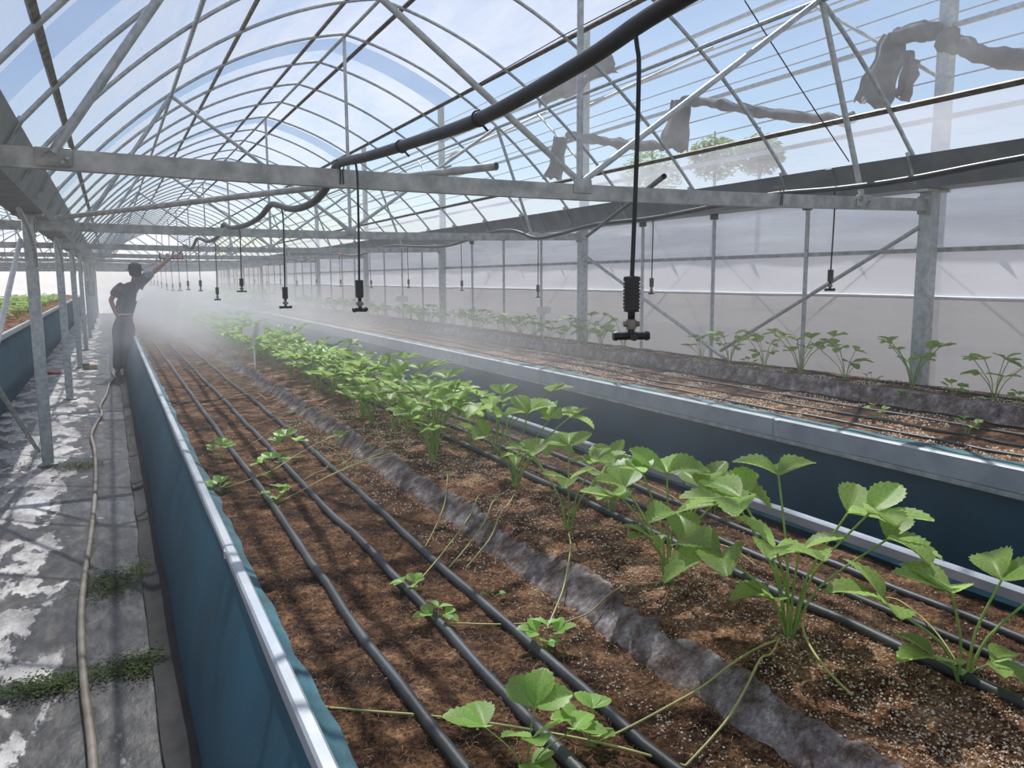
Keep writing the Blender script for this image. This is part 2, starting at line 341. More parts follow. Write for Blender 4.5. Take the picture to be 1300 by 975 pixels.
# ------------------------------------------------------------------ trusses
def truss(n, xl, xr, xc, full=True, left=False):
    y = Y0+n*S; a, b = xl+.05, xr-.05
    if left: lab, grp = 'cross beam truss of the joined house beyond the column row', 'trusses of the joined house'
    elif n == 0: lab, grp = 'galvanized truss with the black main hose draped over its flat bottom beam', None
    elif n == 1: lab, grp = 'galvanized truss meeting the column with the white leaning pipe', None
    else: lab, grp = f'galvanized roof truss, {ORD[n-1]} beyond the hose-draped one', None
    t = thing('roof_truss', lab, 'truss', (xc, y, 1.9), grp)
    def sag(x): return -.03*math.sin(math.pi*(x-a)/(b-a)) if not left else 0
    m = MB(); ns = 10
    for i in range(ns+1):
        x = a+(b-a)*i/ns; s_ = sag(x)
        m.v += [(x, y-.025, 1.90+s_), (x, y+.025, 1.90+s_), (x, y+.025, 1.972+s_), (x, y-.025, 1.972+s_)]
    for i in range(ns):
        for j in range(4): m.f.append((i*4+j, i*4+(j+1)%4, i*4+4+(j+1)%4, i*4+4+j)); m.m.append(0)
    m.f += [(3,2,1,0), (ns*4, ns*4+1, ns*4+2, ns*4+3)]; m.m += [0,0]
    m.build('bottom_beam', GALV2, t, smooth=False)
    sd = 8 if n < 4 else 5
    cz = 1.96+sag(xc); yy = y
    MB().tube([(xc, yy, cz), (xc, yy, rz(0))], .016, sd).build('king_post', GALV, t)
    for x1 in (xc-1.49, xc+1.525):
        MB().tube([(xc, yy-.012, cz+.02), (x1, yy-.012, rz(x1-xc)-.02)], .016, sd).build('web_strut', GALV, t)
    fl, fr = xc-2.20, xc+1.92
    MB().tube([(fl, yy-.03, 1.95), (xc-1.49, yy-.02, rz(1.49)-.02)], .017, sd).build('web_strut', GALV, t)
    MB().tube([(fr, yy-.03, 1.93), (xc+1.525, yy-.02, rz(1.525)-.02)], .016, sd).build('web_strut', GALV, t)
    if n < 3 and not left:
        g = MB().bbox((xc-.05, y-.034, cz-.03), (xc+.05, y-.025, cz+.035), .003).build('gusset_plate', GALV2, t)
        for fx in (fl, fr):
            g = MB().bbox((fx-.055, y-.036, 1.902), (fx+.06, y-.0255, 1.968), .003).build('gusset_plate', GALV2, t)
            bo = MB()
            for dx, dz in ((-.035, .035), (-.02, .05), (.03, .012), (.045, .028)):
                bo.tube([(fx+dx, y-.036, 1.905+dz), (fx+dx, y-.044, 1.905+dz)], .008, 6)
            for q, (dx, dz) in enumerate(((-.035, .035), (-.02, .05), (.03, .012), (.045, .028))):
                MB().tube([(fx+dx, y-.036, 1.905+dz), (fx+dx, y-.045, 1.905+dz)], .008, 6).build('bolt', BOLT, g, smooth=False)
        for ex in (a, b): MB().bbox((ex-.006, y-.045, 1.88), (ex+.006, y+.045, 1.99), .002).build('end_plate', GALV2, t)
    return t
for n in range(NB+1): truss(n, XL, XR, XC)
for n in range(0, NB+1): truss(n, XL-(XR-XL), XL, XC2, left=True)

# ------------------------------------------------------------------ columns and gutters
def column(x, n, side):
    y = Y0+n*S
    if side == 'L': lab = {1: 'galvanized column with a white pipe and dark brace leaning on it', 2: 'galvanized column standing beside the red scrap on the floor'}.get(n, 'galvanized aisle column carrying the hose-draped truss' if n == 0 else f'galvanized aisle column, {ORD[n-2]} beyond the one with the white pipe'); grp = None
    elif side == 'R': lab = {0: 'galvanized post in the far bed with a brace sloping toward the hanging emitters', 1: 'galvanized post in the far bed with a pale brace near its top'}.get(n, f'galvanized side wall post, {ORD[n-2]} beyond the one with the pale brace'); grp = None
    else: lab, grp = 'galvanized column at the far edge of the joined house', 'joined house columns'
    t = thing('steel_column', lab, 'column', (x, y, 0), grp)
    MB().bbox((x-.042, y-.045, 0), (x+.042, y+.045, 2.02), .006).build('shaft', GALV, t, smooth=False)
    MB().bbox((x-.075, y-.075, -.005), (x+.075, y+.075, .012), .003).build('base_plate', GALV2, t, smooth=False)
    MB().bbox((x-.11, y-.06, 2.012), (x+.11, y+.06, 2.03), .003).build('cap_plate', GALV2, t, smooth=False)
    if side == 'L':
        pts = smooth_path([(x+.035, y-.05, 1.62), (x+.035, y-.17, 1.74), (x+.035, y-.52, 1.87), (x+.035, y-1.15, 1.975)], 6)
        MB().tube(pts, .017, 7).build('knee_brace', GALV, t)
    if n < 3:
        for z in (1.86, 1.78): MB().tube([(x+.042, y-.02, z), (x+.052, y-.02, z)], .008, 6).build('bolt', BOLT, t, smooth=False)
    return t
for n in range(0, NB+1): column(XL, n, 'L')
for n in range(0, NB+1): column(XR, n, 'R')
for n in range(1, NB+1): column(XL-(XR-XL), n, 'F')
def gutter(x, lab):
    t = thing('roof_gutter', lab, 'gutter', (x, Y0, 2.03))
    pr = [(-.215, 2.22), (-.11, 2.035), (.11, 2.035), (.215, 2.22), (.222, 2.22), (.114, 2.031), (-.114, 2.031), (-.222, 2.22)]
    m = MB(); ys = [YB, YEND]
    m.add([(x+p[0], y, p[1]) for y in ys for p in pr], [(i, (i+1) % 8, 8+(i+1) % 8, 8+i) for i in range(8)]); m.build('trough', GUTTER, t, smooth=False)
    for k in range(-2, 14):
        y = Y0+k*1.0258
        for s_ in (-1, 1):
            MB().bar((x+s_*.235, y, 2.245), (x+s_*.135, y, 2.06), .03, .008, (0, 1, 0)).build('rib_clip', GALV2, t, smooth=False)
    for k in range(0, 10): MB().bar((x-.225, Y0+.6+k*S, 2.215), (x-.108, Y0+.6+k*S, 2.025), .008, .05, (0,1,0)).build('sheet_joint', GUTTER, t, smooth=False)
    return t
gutter(XL, 'grey sheet metal roof gutter over the aisle column row')
gutter(XR, 'grey sheet metal roof gutter above the plastic side wall')
gutter(XL-(XR-XL), 'sheet metal gutter at the far edge of the joined house')

# braces between columns
def pole(name, lab, cat, p, q, r, mt, n=8): return tag(MB().tube([p, q], r, n).build(name, mt), lab, cat)
pole('brace_pipe', 'white pipe leaning down from the top of the aisle column', 'pipe', (-.61, Y0+S+.02, 1.82), (-.61, Y0+.02, .42), .019, PVC)
pole('brace_pipe', 'dark steel brace rising from the foot of the aisle column', 'pipe', (-.605, Y0+S-.03, .12), (-.64, Y0+.2, 1.62), .016, GALV2)
for sgn, p, q, lab in ((0, (4.555, Y0+.03, 1.80), onX(915, 445, 4.56), 'steel brace sloping down from the far-bed post beside the hanging emitter'), (1, (4.555, Y0+S-.03, 1.77), onX(922, 456, 4.56), 'pale steel brace sloping down from the post behind the near emitter')):
    pole('brace_pipe', lab, 'pipe', p, q, .015, GALV)

# ------------------------------------------------------------------ right side wall
wall = thing('wall_right', 'plastic film side wall with mullions and a rolled lower curtain', None, (4.69, Y0, 0), kind='structure')
def wf(z0, z1, x, mt, name, n=2, wav=.01):
    for nn in range(-2, NB+1):
        y0, y1 = max(YB, Y0+nn*S), min(YEND, Y0+(nn+1)*S)
        if y1 <= y0: continue
        MB().grid(lambda u, v: (x+wav*nz((y0+(y1-y0)*u)*1.8, (z0+(z1-z0)*v)*4, 5), y0+(y1-y0)*u, z0+(z1-z0)*v), 24, 6).build(name, mt, wall)
wf(1.66, 2.06, 4.69, WALL_UP, 'upper_film'); wf(1.36, 1.66, 4.69, WALL_MID, 'middle_film'); wf(.0, 1.365, 4.715, CURT, 'lower_curtain', wav=.02)
for k in range(-4, int((YEND-Y0)/1.0258)+1):
    if k % 4: MB().tube([(4.655, Y0+k*1.0258, 0), (4.655, Y0+k*1.0258, 2.05)], .0165, 7).build('mullion', GALV, wall)
    if k % 4 and k < 12: MB().bbox((4.63, Y0+k*1.0258-.02, 1.985), (4.68, Y0+k*1.0258+.035, 2.03), .003).build('mullion_bracket', BLACKP, wall)
MB().bar((4.675, YB, 1.66), (4.675, YEND, 1.66), .03, .028).build('wall_rail', GALV2, wall, smooth=False)
hp = [(4.70+.006*nz(i*.3, 1), YB+(YEND-YB)*i/160, 1.362+.008*nz(i*.23, 4)) for i in range(161)]
MB().tube(hp, .013, 7).build('curtain_hem', WHITEP, wall)
tag(MB().grid(lambda u, v: (-8.4+13.1*u, YEND, 3.8*v), 20, 8).build('wall_end', WALL_MID), 'milky film end wall at the far end of the house', kind='structure')
tag(MB().grid(lambda u, v: (-8.36, YB+(YEND-YB)*u, 2.3*v), 30, 4).build('wall_left', WALL_MID), 'milky film side wall beyond the joined house', kind='structure')

# ------------------------------------------------------------------ raised beds
def soil1(x, y, fine=True):
    z = .565 + .072*ss(1.10, 1.215, x+.03*nz(y*1.6, 9))*(1-ss(1.62, 1.98, x))
    z += .012*ss(1.3, 1.45, x)*(1-ss(1.5, 1.7, x))
    z += .010*nz(x*5, y*5) + .006*nz(x*13, y*13, 2)
    if fine: z += .006*nz(x*34, y*34, 5)+.005*nz(x*60, y*60, 1)
    return z
def soil2(x, y, fine=True):
    z = .640 + .03*ss(3.47, 3.62, x) + .05*ss(3.55, 4.15, x) + .088*ss(4.14, 4.185, x+.02*nz(y*2, 3))
    z += .010*nz(x*5, y*5, 8) + .005*nz(x*15, y*15, 2)
    return z
def wavy(y, k): return .028*nz(y*1.7, k)+.014*nz(y*5.3, k+4)
def rail_parts(t, x0, x1, z0, z1, ya, yb, step=4.1, lip=True):
    y = ya; i = 0
    while y < yb-.01:
        ye = min(yb, y+step)
        r_ = MB().bbox((x0, y, z0), (x1, ye-.006, z1), .006).build('rim_rail', RAIL, t, smooth=False)
        MB().bbox((x0-.004, ye-.05, z0+.006), (x1-.004, ye-.02, z1-.006), .002).build('rail_joint', GALV, r_, smooth=False)
        y = ye; i += 1
# --- bed one
def bed_one(ya, yb, lab, near):
    t = thing('raised_bed', lab, 'planter', (1.25, ya, 0))
    ny = int((yb-ya)/.12)
    MB().grid(lambda u, v: (.155+.13*v**1.4-.025*math.sin(math.pi*v)+.012*nz((ya+(yb-ya)*u)*.9, v*2), ya+(yb-ya)*u, .60*v), ny, 8).build('side_liner', LINER_OUT, t)
    MB().grid(lambda u, v: (2.235, ya+(yb-ya)*u, .60*v), 8, 2).build('side_liner', LINER_OUT, t)
    for ye in (ya, yb): MB().grid(lambda u, v: (.2+2.03*u, ye, .58*v), 4, 2).build('end_liner', LINER_OUT, t)
    rail_parts(t, .282, .316, .575, .628, ya, yb); rail_parts(t, 2.19, 2.225, .595, .638, ya, yb)
    MB().bbox((.29, ya-.02, .575), (2.22, ya+.02, .635), .006).build('end_rail', RAIL, t, smooth=False)
    MB().grid(lambda u, v: (.312+(.045+wavy(ya+(yb-ya)*u, 1))*v, ya+(yb-ya)*u, .606-.03*v**.6+.004*nz((ya+(yb-ya)*u)*9, v*3)), ny*2, 4).build('liner_fold', LINER_IN, t)
    MB().grid(lambda u, v: (2.195-(.012+.3*wavy(ya+(yb-ya)*u, 6))*v, ya+(yb-ya)*u, .61-.02*v), ny, 2).build('liner_fold', LINER_IN, t)
    def patch(x0, x1, y0, y1, d, mt, nm): 
        MB().grid(lambda u, v: (x0+(x1-x0)*u, y0+(y1-y0)*v, soil1(x0+(x1-x0)*u, y0+(y1-y0)*v)), max(4, int((x1-x0)/d)), max(2, int((y1-y0)/d))).build(nm, mt, t)
    if near:
        for x0, x1, mt, nm in ((.33, 1.09, SOIL, 'soil'), (1.09, 1.72, SOIL_M, 'soil_mound'), (1.72, 2.2, SOIL, 'soil')):
            patch(x0, x1, ya, .7, .06, mt, nm); patch(x0, x1, .7, 4.2, .014, mt, nm); patch(x0, x1, 4.2, 9, .035, mt, nm); patch(x0, x1, 9, yb, .09, mt, nm)
        # grey fabric wrapping the step of the mound
        def fab(u, v):
            y = ya+(12.5-ya)*v; e0 = 1.105+.022*nz(y*1.6, 2)+.014*nz(y*8, 1)+.008*nz(y*27, 1); e1 = 1.20+.04*nz(y*2.3, 7)+.04*nz(y*7, 3)+.022*nz(y*24, 3)
            x = e0+(e1-e0)*u
            return (x, y, soil1(x, y, False)+.003+.010*math.sin(math.pi*u)+.006*nz(x*30, y*14, 4)+.006*nz(x*9, y*5, 8)-.012*(u < .01 or u > .99))
        MB().grid(fab, 12, 900).build('fabric_wrap', FABRIC, t)
        # grains and fibres
        def scatter(n, pick, shape):
            V = []; Fc = []
            for _ in range(n):
                x, y = pick(); shape(V, Fc, x, y, soil1(x, y))
            m = MB(); m.v = V; m.f = Fc; m.m = [0]*len(Fc); return m
        rnd = random.Random(3)
        def pick_m():
            while True:
                y = .75+4.6*rnd.random()**1.6; a = rnd.random()
                x = rnd.gauss(1.36, .13) if a < .62 else (rnd.uniform(.95, 1.13) if a < .8 else (rnd.uniform(1.6, 2.15) if a < .93 else rnd.uniform(.38, 2.1)))
                if .37 < x < 2.16 and nz(x*4, y*4, 11)+.25*rnd.random() > -.12: return x, y
        def grain(V, Fc, x, y, z):
            s_ = rnd.uniform(.0015, .0042)*(1+.25*max(0, y-2)); n = len(V); a = rnd.random()*6
            for k in range(4): V.append((x+s_*math.cos(a+k*1.57)*rnd.uniform(.7, 1.2), y+s_*math.sin(a+k*1.57)*rnd.uniform(.7, 1.2), z+s_*.3*rnd.random()))
            V.append((x, y, z+s_*1.1)); 
            for k in range(4): Fc.append((n+k, n+(k+1) % 4, n+4))
        tag(scatter(10000, pick_m, grain).build('perlite_grains', PERLITE, t, smooth=False), 'white perlite grains scattered on the substrate', kind='stuff')
        def pick_f():
            y = .75+4.2*rnd.random()**1.5; return rnd.uniform(.37, 2.15), y
        def fibre(V, Fc, x, y, z):
            a = rnd.random()*6.28; L = rnd.uniform(.006, .026); c_ = rnd.uniform(-1.0, 1.0); n = len(V); wd = rnd.uniform(.00025, .0007)
            for k in range(4):
                q = k/3; aa = a+c_*q; px_, py_ = x+math.cos(a+c_*q*.5)*L*q, y+math.sin(a+c_*q*.5)*L*q; zz = z+.002+.007*math.sin(math.pi*q)*rnd.random()
                V.append((px_-math.sin(aa)*wd, py_+math.cos(aa)*wd, zz)); V.append((px_+math.sin(aa)*wd, py_-math.cos(aa)*wd, zz+.0006))
            for k in range(3): Fc.append((n+2*k, n+2*k+1, n+2*k+3, n+2*k+2))
        tag(scatter(26000, pick_f, fibre).build('coir_fibres', FIBRE, t, smooth=False), 'pale coir fibres lying on the substrate', kind='stuff')
    else:
        patch(.33, 2.2, ya, yb, .12, SOIL, 'soil')
    return t
bed_one(-1.4, 24.0, 'near raised bed in teal liner with strawberry mound and drip hoses', True)
bed_one(28.6, YEND-.8, 'raised bed section with white end rail beyond the standing person', False)
# --- bed two
def bed_two(ya, yb, lab, near):
    t = thing('raised_bed', lab, 'planter', (4.0, ya, 0)); ny = int((yb-ya)/.12)
    MB().grid(lambda u, v: (3.425+.01*nz((ya+(yb-ya)*u)*.8, v*2), ya+(yb-ya)*u, .60*v), ny, 4).build('side_liner', LINER_OUT, t)
    MB().grid(lambda u, v: (4.63, ya+(yb-ya)*u, .68*v), 8, 2).build('side_liner', LINER_OUT, t)
    for ye in (ya, yb): MB().grid(lambda u, v: (3.43+1.2*u, ye, .64*v), 4, 2).build('end_liner', LINER_OUT, t)
    rail_parts(t, 3.40, 3.44, .575, .685, ya, yb, 4.4)
    MB().bar((3.41, ya, .566), (3.41, yb, .566), .05, .018).build('rail_flange', GALV2, t, smooth=False)
    MB().bbox((3.41, ya-.02, .60), (4.62, ya+.02, .69), .006).build('end_rail', RAIL, t, smooth=False)
    MB().grid(lambda u, v: (3.437+(.125+1.9*wavy(ya+(yb-ya)*u, 21))*v, ya+(yb-ya)*u, .686-.008*v+.016*math.sin(3.1*v)*nz((ya+(yb-ya)*u)*5, 2)), ny*2, 5).build('liner_fold', LINER_IN, t)
    for x0, x1, mt, nm in ((3.47, 4.14, SOIL, 'soil'), (4.14, 4.63, SOIL_M, 'soil_mound')):
        for y0, y1, d in (((ya, 1.6, .1), (1.6, 9, .03), (9, yb, .1)) if near else ((ya, yb, .12),)):
            MB().grid(lambda u, v: (x0+(x1-x0)*u, y0+(y1-y0)*v, soil2(x0+(x1-x0)*u, y0+(y1-y0)*v)), max(5, int((x1-x0)/d)), int((y1-y0)/d)).build(nm, mt, t)
    if near:
        def fab(u, v):
            y = ya+(12-ya)*v; x = 4.128+.02*nz(y*1.5, 5)+(.13+.03*nz(y*3, 2))*u
            return (x-.012, y, soil2(x, y)+.008+.014*math.sin(math.pi*u)*nz(y*5, u*2)+.004)
        MB().grid(fab, 10, 300).build('fabric_wrap', FABRIC, t)
        rnd = random.Random(9); m = MB()
        for _ in range(15000):
            x, y = rnd.uniform(3.58, 4.6), rnd.uniform(1.7, 8)
            if nz(x*4, y*3, 3) < -.05 or 4.10 < x < 4.2: continue
            z = soil2(x, y); s_ = rnd.uniform(.003, .0075); n = len(m.v); a = rnd.random()*6
            for k in range(4): m.v.append((x+s_*math.cos(a+k*1.57), y+s_*math.sin(a+k*1.57), z))
            m.v.append((x, y, z+s_))
            for k in range(4): m.f.append((n+k, n+(k+1) % 4, n+4)); m.m.append(0)
        tag(m.build('perlite_grains', PERLITE, t, smooth=False), 'white perlite grains on the far bed', kind='stuff')
    return t
bed_two(-1.0, 22.0, 'raised bed along the plastic side wall with pale rim rail', True)
bed_two(25.2, YEND-.8, 'distant raised bed section with white end rail and dense plants', False)
# --- bed three, beyond the columns
def bed_three():
    ya, yb = 4.0, YEND-.8; t = thing('raised_bed', 'raised teal bed in the joined house beyond the aisle columns', 'planter', (-2.0, ya, 0))
    MB().grid(lambda u, v: (-1.185-.02*v+.012*nz(u*30, v*2), ya+(yb-ya)*u, .80*v), 200, 4).build('side_liner', LINER_OUT, t)
    MB().grid(lambda u, v: (-2.85, ya+(yb-ya)*u, .80*v), 8, 2).build('side_liner', LINER_OUT, t)
    for ye in (ya, yb): MB().grid(lambda u, v: (-2.85+1.65*u, ye, .80*v), 4, 2).build('end_liner', LINER_OUT, t)
    rail_parts(t, -1.225, -1.185, .795, .865, ya, yb); rail_parts(t, -2.87, -2.83, .795, .865, ya, yb)
    MB().grid(lambda u, v: (-2.84+1.62*u, ya+(yb-ya)*v, .84+.03*nz(u*8, v*200)+.04*math.sin(math.pi*u)), 14, 180).build('soil', SOIL_M, t)
bed_three()

# ------------------------------------------------------------------ drip hoses
def drip(pts_fn, x, y0, y1, r, lab, zf, grp=None, seed=0, step=.22):
    n = int((y1-y0)/step); P = []
    for i in range(n+1):
        y = y0+(y1-y0)*i/n; xx = x+.018*nz(y*.7, seed)+.006*nz(y*2.4, seed+5)+(pts_fn(y) if pts_fn else 0)
        P.append((xx, y, max(zf(xx, y, False), zf(xx+.02, y, False), zf(xx-.02, y, False))*.6+zf(xx, y, False)*.4+r*.55+.004*nz(y*1.5, seed+9)))
    return tag(MB().tube(P, r, 12).build('drip_hose', DRIP), lab, 'hose', grp)
drip(None, .54, .55, 13.5, .0145, 'black drip hose nearest the teal liner fold of the near bed', soil1, seed=1)
drip(None, .735, .55, 13.0, .0145, 'black drip hose between two others on bare substrate of near bed', soil1, seed=2)
drip(lambda y: .035*ss(1.2, 5, y), .90, .55, 12.0, .0145, 'black drip hose running just below the grey fabric step', soil1, seed=3)
drip(None, 1.565, .4, 14, .0145, 'black drip hose along the strawberry stems on the mound', soil1, seed=4)
drip(None, 1.81, .4, 14, .0125, 'black drip hose behind the strawberry row of the near bed', soil1, seed=5)
drip(None, 2.04, .4, 14, .0125, 'black drip hose nearest the white rim rail by the dark aisle', soil1, seed=6)
for i, (x, lab) in enumerate(((3.66, 'dark drip hose nearest the rim rail of the far bed'), (3.82, 'dark drip hose in the middle of the far bed'), (3.98, 'dark drip hose below the fabric step of the far bed'), (4.50, 'dark drip hose on the mound along the far-bed plants'))):
    drip(lambda y: .05*nz(y*.9, 30+i), x, 1.2, 20, .0085, lab, soil2, seed=20+i)

# ------------------------------------------------------------------ strawberry plants
def leaflet(L, W, fold, droop, rows=11, seed=0, cols=6, tooth=.09):
    m = MB(); rnd = random.Random(seed); h = cols//2
    for i in range(rows+1):
        t = i/rows; wd = W*.5*(math.sin(math.pi*min(1, (t*.95+.02))**1.18)**.8)
        for c in range(-h, h+1):
            u = c/h; x = wd*u; y = L*t
            if abs(c) == h and 0 < i < rows: x *= 1+(tooth if i % 2 else -tooth*.6); y += L*.02*(1 if i % 2 else -1)
            z = fold*abs(x)-droop*L*t*t-.10*droop*abs(u)**2*L + .018*L*math.sin(i*math.pi)*abs(u) + .011*L*math.sin(math.pi*(i+abs(c)))*0 + (.012*L*(1 if (i+abs(c)) % 2 else -1) if 0 < abs(c) < h else 0)
            m.v.append((x, y, z))
    k = cols+1
    for i in range(rows):
        for c in range(cols): m.f.append((i*k+c, i*k+c+1, (i+1)*k+c+1, (i+1)*k+c)); m.m.append(0)
    return m
def leaf_frame(az, lean, h, tip_tilt, rnd):
    """petiole path and leaf matrix in plant space"""
    d = Vector((math.cos(az), math.sin(az), 0)); out = h*math.tan(lean)
    p = [Vector((0,0,0))+d*.008, d*out*.30+Vector((0,0,h*.5)), d*out+Vector((0,0,h))]
    path = smooth_path(p, 4)
    yaxis = (d*math.cos(tip_tilt)+Vector((0,0,-math.sin(tip_tilt)))).normalized()
    x = yaxis.cross(Vector((0,0,1))).normalized(); z = x.cross(yaxis)
    M = Matrix(((x.x, yaxis.x, z.x, p[2].x), (x.y, yaxis.y, z.y, p[2].y), (x.z, yaxis.z, z.z, p[2].z), (0,0,0,1)))
    return path, M
LEAFLETS = [leaflet(1, .60+.05*i, .34+.10*i, .02+.13*i, rows=17, seed=i, cols=8, tooth=.07).mesh('leaflet', LEAF) for i in range(4)]
LEAFLETS_Y = [leaflet(1, .78, .3+.1*i, .10+.08*i, rows=15, seed=i, cols=8, tooth=.07).mesh('young_leaflet', LEAFY) for i in range(2)]
def tri_mats(L, rnd):
    out = []
    for a, s_ in ((-1.12, .94), (0, 1.0), (1.12, .94)):
        a += rnd.uniform(-.15, .15); tilt = rnd.uniform(.15, .62) if s_ < 1 else rnd.uniform(-.05, .35)
        out.append(Matrix.Rotation(-a, 4, 'Z') @ Matrix.Rotation(tilt, 4, 'X') @ Matrix.Scale(L*s_, 4))
    return out
def near_plant(pos, spec, L, lab, cat='plant', grp=None, young=False, seed=0, name='strawberry_plant'):
    """spec: list of (azimuth deg, lean deg, height) one per leaf"""
    rnd = random.Random(seed); t = thing(name, lab, cat, pos, grp)
    q_ = min(1, L/.11); c = MB().lathe([(.004*q_, -.012*q_), (.011*q_, 0), (.012*q_, .012*q_), (.007*q_, .03*q_)], 7); c.build('crown', STEM, t, off=(0,0,0))
    for i, (az, lean, h) in enumerate(spec):
        path, M = leaf_frame(R(az), R(lean), h, rnd.uniform(-.55, .3), rnd)
        r0 = .0034 if h > .15 else .0017
        pt = MB().tube(path, [r0*(1.15-.4*k/len(path)) for k in range(len(path))], 6).build('petiole', STEM, t, off=(0,0,0))
        Li = L*rnd.uniform(.82, 1.12)*(1 if h > .6*max(s[2] for s in spec) else .7)
        for X in tri_mats(Li, rnd): inst('leaflet', rnd.choice(LEAFLETS_Y if young else LEAFLETS), pt, M @ X)
    return t
def leaf_mesh(L, seed):      # one whole leaf for mid-distance plants, unit petiole space
    rnd = random.Random(seed); m = MB()
    for X in tri_mats(L, rnd):
        a = leaflet(1, .70, .36, .14, rows=7, cols=4).xf(X); m.add(a.v, a.f)
    return m
def plant_mesh(seed, h, L, n, rows=5):
    rnd = random.Random(seed); m = MB()
    for i in range(n):
        az = i*2.4+rnd.uniform(-.3, .3); hh = h*rnd.uniform(.45, 1); path, M = leaf_frame(az, R(rnd.uniform(14, 46)), hh, rnd.uniform(-.5, .35), rnd)
        m.mi = 1; m.tube(path[::4], .0032, 4, False); m.mi = 0
        for X in tri_mats(L*rnd.uniform(.8, 1.1), rnd):
            a = leaflet(1, .70, .36, .14, rows=rows, cols=4).xf(M @ X); m.add(a.v, a.f)
    return m
def mid_variant(seed, h, L, n):
    rnd = random.Random(seed); parts = []
    for i in range(n):
        az = i*2.4+rnd.uniform(-.3, .3); hh = h*rnd.uniform(.5, 1); path, M = leaf_frame(az, R(rnd.uniform(12, 46)), hh, rnd.uniform(-.5, .35), rnd)
        m = MB(); m.mi = 1; m.tube(path[::2], .003, 5, False); m.mi = 0
        for X in tri_mats(L*rnd.uniform(.8, 1.1), rnd):
            a = leaflet(1, .70, .36, .14, rows=8, cols=4, seed=seed).xf(M @ X); m.add(a.v, a.f)
        parts.append(m.mesh('leaf', [LEAF, STEM]))
    return parts
MID = [mid_variant(40+i, .31, .100, 7+i % 3) for i in range(4)]
FAR = [plant_mesh(60+i, .31, .105, 8+i % 3).mesh('strawberry_plant', [LEAF, STEM]) for i in range(5)]
def mid_plant(pos, lab, grp, rnd, s_=1):
    t = thing('strawberry_plant', lab, 'plant', pos, grp); t.rotation_euler = (0, 0, rnd.random()*6.28); t.scale = (s_,)*3
    for me in rnd.choice(MID): inst('leaf', me, t)
    return t
def far_plant(pos, lab, grp, rnd, s_=1):
    o = inst('strawberry_plant', rnd.choice(FAR)); o.location = pos; o.rotation_euler = (0, 0, rnd.random()*6.28); o.scale = (s_,)*3
    return tag(o, lab, 'plant', grp)
def base1(u, v):
    z = .63
    for _ in range(6): p = onZ(u, v, z); z = soil1(p.x, p.y, False)
    return Vector((p.x, p.y, z-.003))
def base2(u, v):
    z = .8
    for _ in range(6): p = onZ(u, v, z); z = soil2(p.x, p.y, False)
    return Vector((p.x, p.y, z-.003))
# direction helper: image-right is roughly azimuth -27 deg, toward camera -117, away 63, image-left 153
P2 = near_plant(base1(1002, 806), [(150, 20, .34), (-20, 24, .30), (-110, 8, .22), (60, 22, .36), (165, 40, .22), (-35, 40, .25), (170, 30, .10), (-60, 26, .33), (110, 26, .30), (-150, 30, .26)], .130, 'tall strawberry plant with three runners trailing off the mound', seed=2)
P1 = near_plant(base1(1222, 866), [(150, 10, .20), (-27, 16, .23), (160, 45, .19), (-20, 40, .20), (175, 50, .07), (-60, 40, .06)], .122, 'sparse strawberry plant with two high leaves behind the drip hose', seed=5)
P3 = near_plant(base1(848, 738), [(60, 12, .30), (-25, 22, .26), (150, 28, .24), (-110, 14, .22), (-160, 34, .16), (20, 38, .24), (100, 36, .24), (-60, 30, .30), (130, 14, .31)], .122, 'bushy strawberry plant with one broad leaf drooping to its side', seed=8)
P4 = near_plant(base1(722, 672), [(-30, 20, .24), (150, 26, .26), (60, 16, .28), (-120, 22, .20), (10, 42, .2), (110, 34, .24), (-70, 34, .22)], .112, 'strawberry plant with a runner falling straight over the fabric step', seed=11)
P5 = near_plant(base1(655, 618), [(-25, 26, .28), (20, 14, .30), (155, 30, .22), (80, 30, .27), (-120, 10, .14), (-60, 40, .20), (120, 20, .32), (-10, 40, .28)], .122, 'leafy strawberry plant with three parallel runners hanging down the step', seed=14)
near_plant(base1(775, 650), [(-20, 20, .18), (60, 15, .22), (150, 25, .18), (-100, 20, .12)], .06, 'small strawberry plant between the drip hoses behind the row', seed=17)
near_plant(base1(550, 585), [(-25, 22, .26), (60, 14, .28), (155, 28, .22), (-110, 25, .16), (20, 40, .2), (110, 35, .22)], .105, 'strawberry plant on the mound beside the dark hose, thin runner below', seed=19)
near_plant(base1(500, 545), [(-25, 22, .26), (60, 14, .3), (155, 28, .22), (-110, 25, .18), (20, 40, .2)], .105, 'strawberry plant on the mound next to bare perlite patch', seed=23)
near_plant(base1(905, 655), [(0, 25, .10), (120, 25, .09), (-100, 30, .08)], .035, 'tiny strawberry runner plant lying between two drip hoses', seed=29, young=True, name='strawberry_plantlet')
rnd = random.Random(21)
y = 3.55
G1 = 'strawberry plants in the near bed row'
while y < 23.6:
    for xo in (1.40, 1.62):
        p = Vector((xo+rnd.uniform(-.07, .07), y+rnd.uniform(-.09, .09), 0)); p.z = soil1(p.x, p.y, False)-.003
        s_ = rnd.uniform(.85, 1.12)
        if y < 8.5: mid_plant(p, 'leafy strawberry plant of the dense mound row, on the fabric side' if xo < 1.5 else 'leafy strawberry plant of the dense mound row, on the dark aisle side', G1+(' by the fabric' if xo < 1.5 else ' by the aisle'), rnd, s_)
        else: far_plant(p, 'misty strawberry plant toward the far end of the near mound', 'misty strawberry plants of the near bed', rnd, s_)
    y += .31 if y < 9 else .4
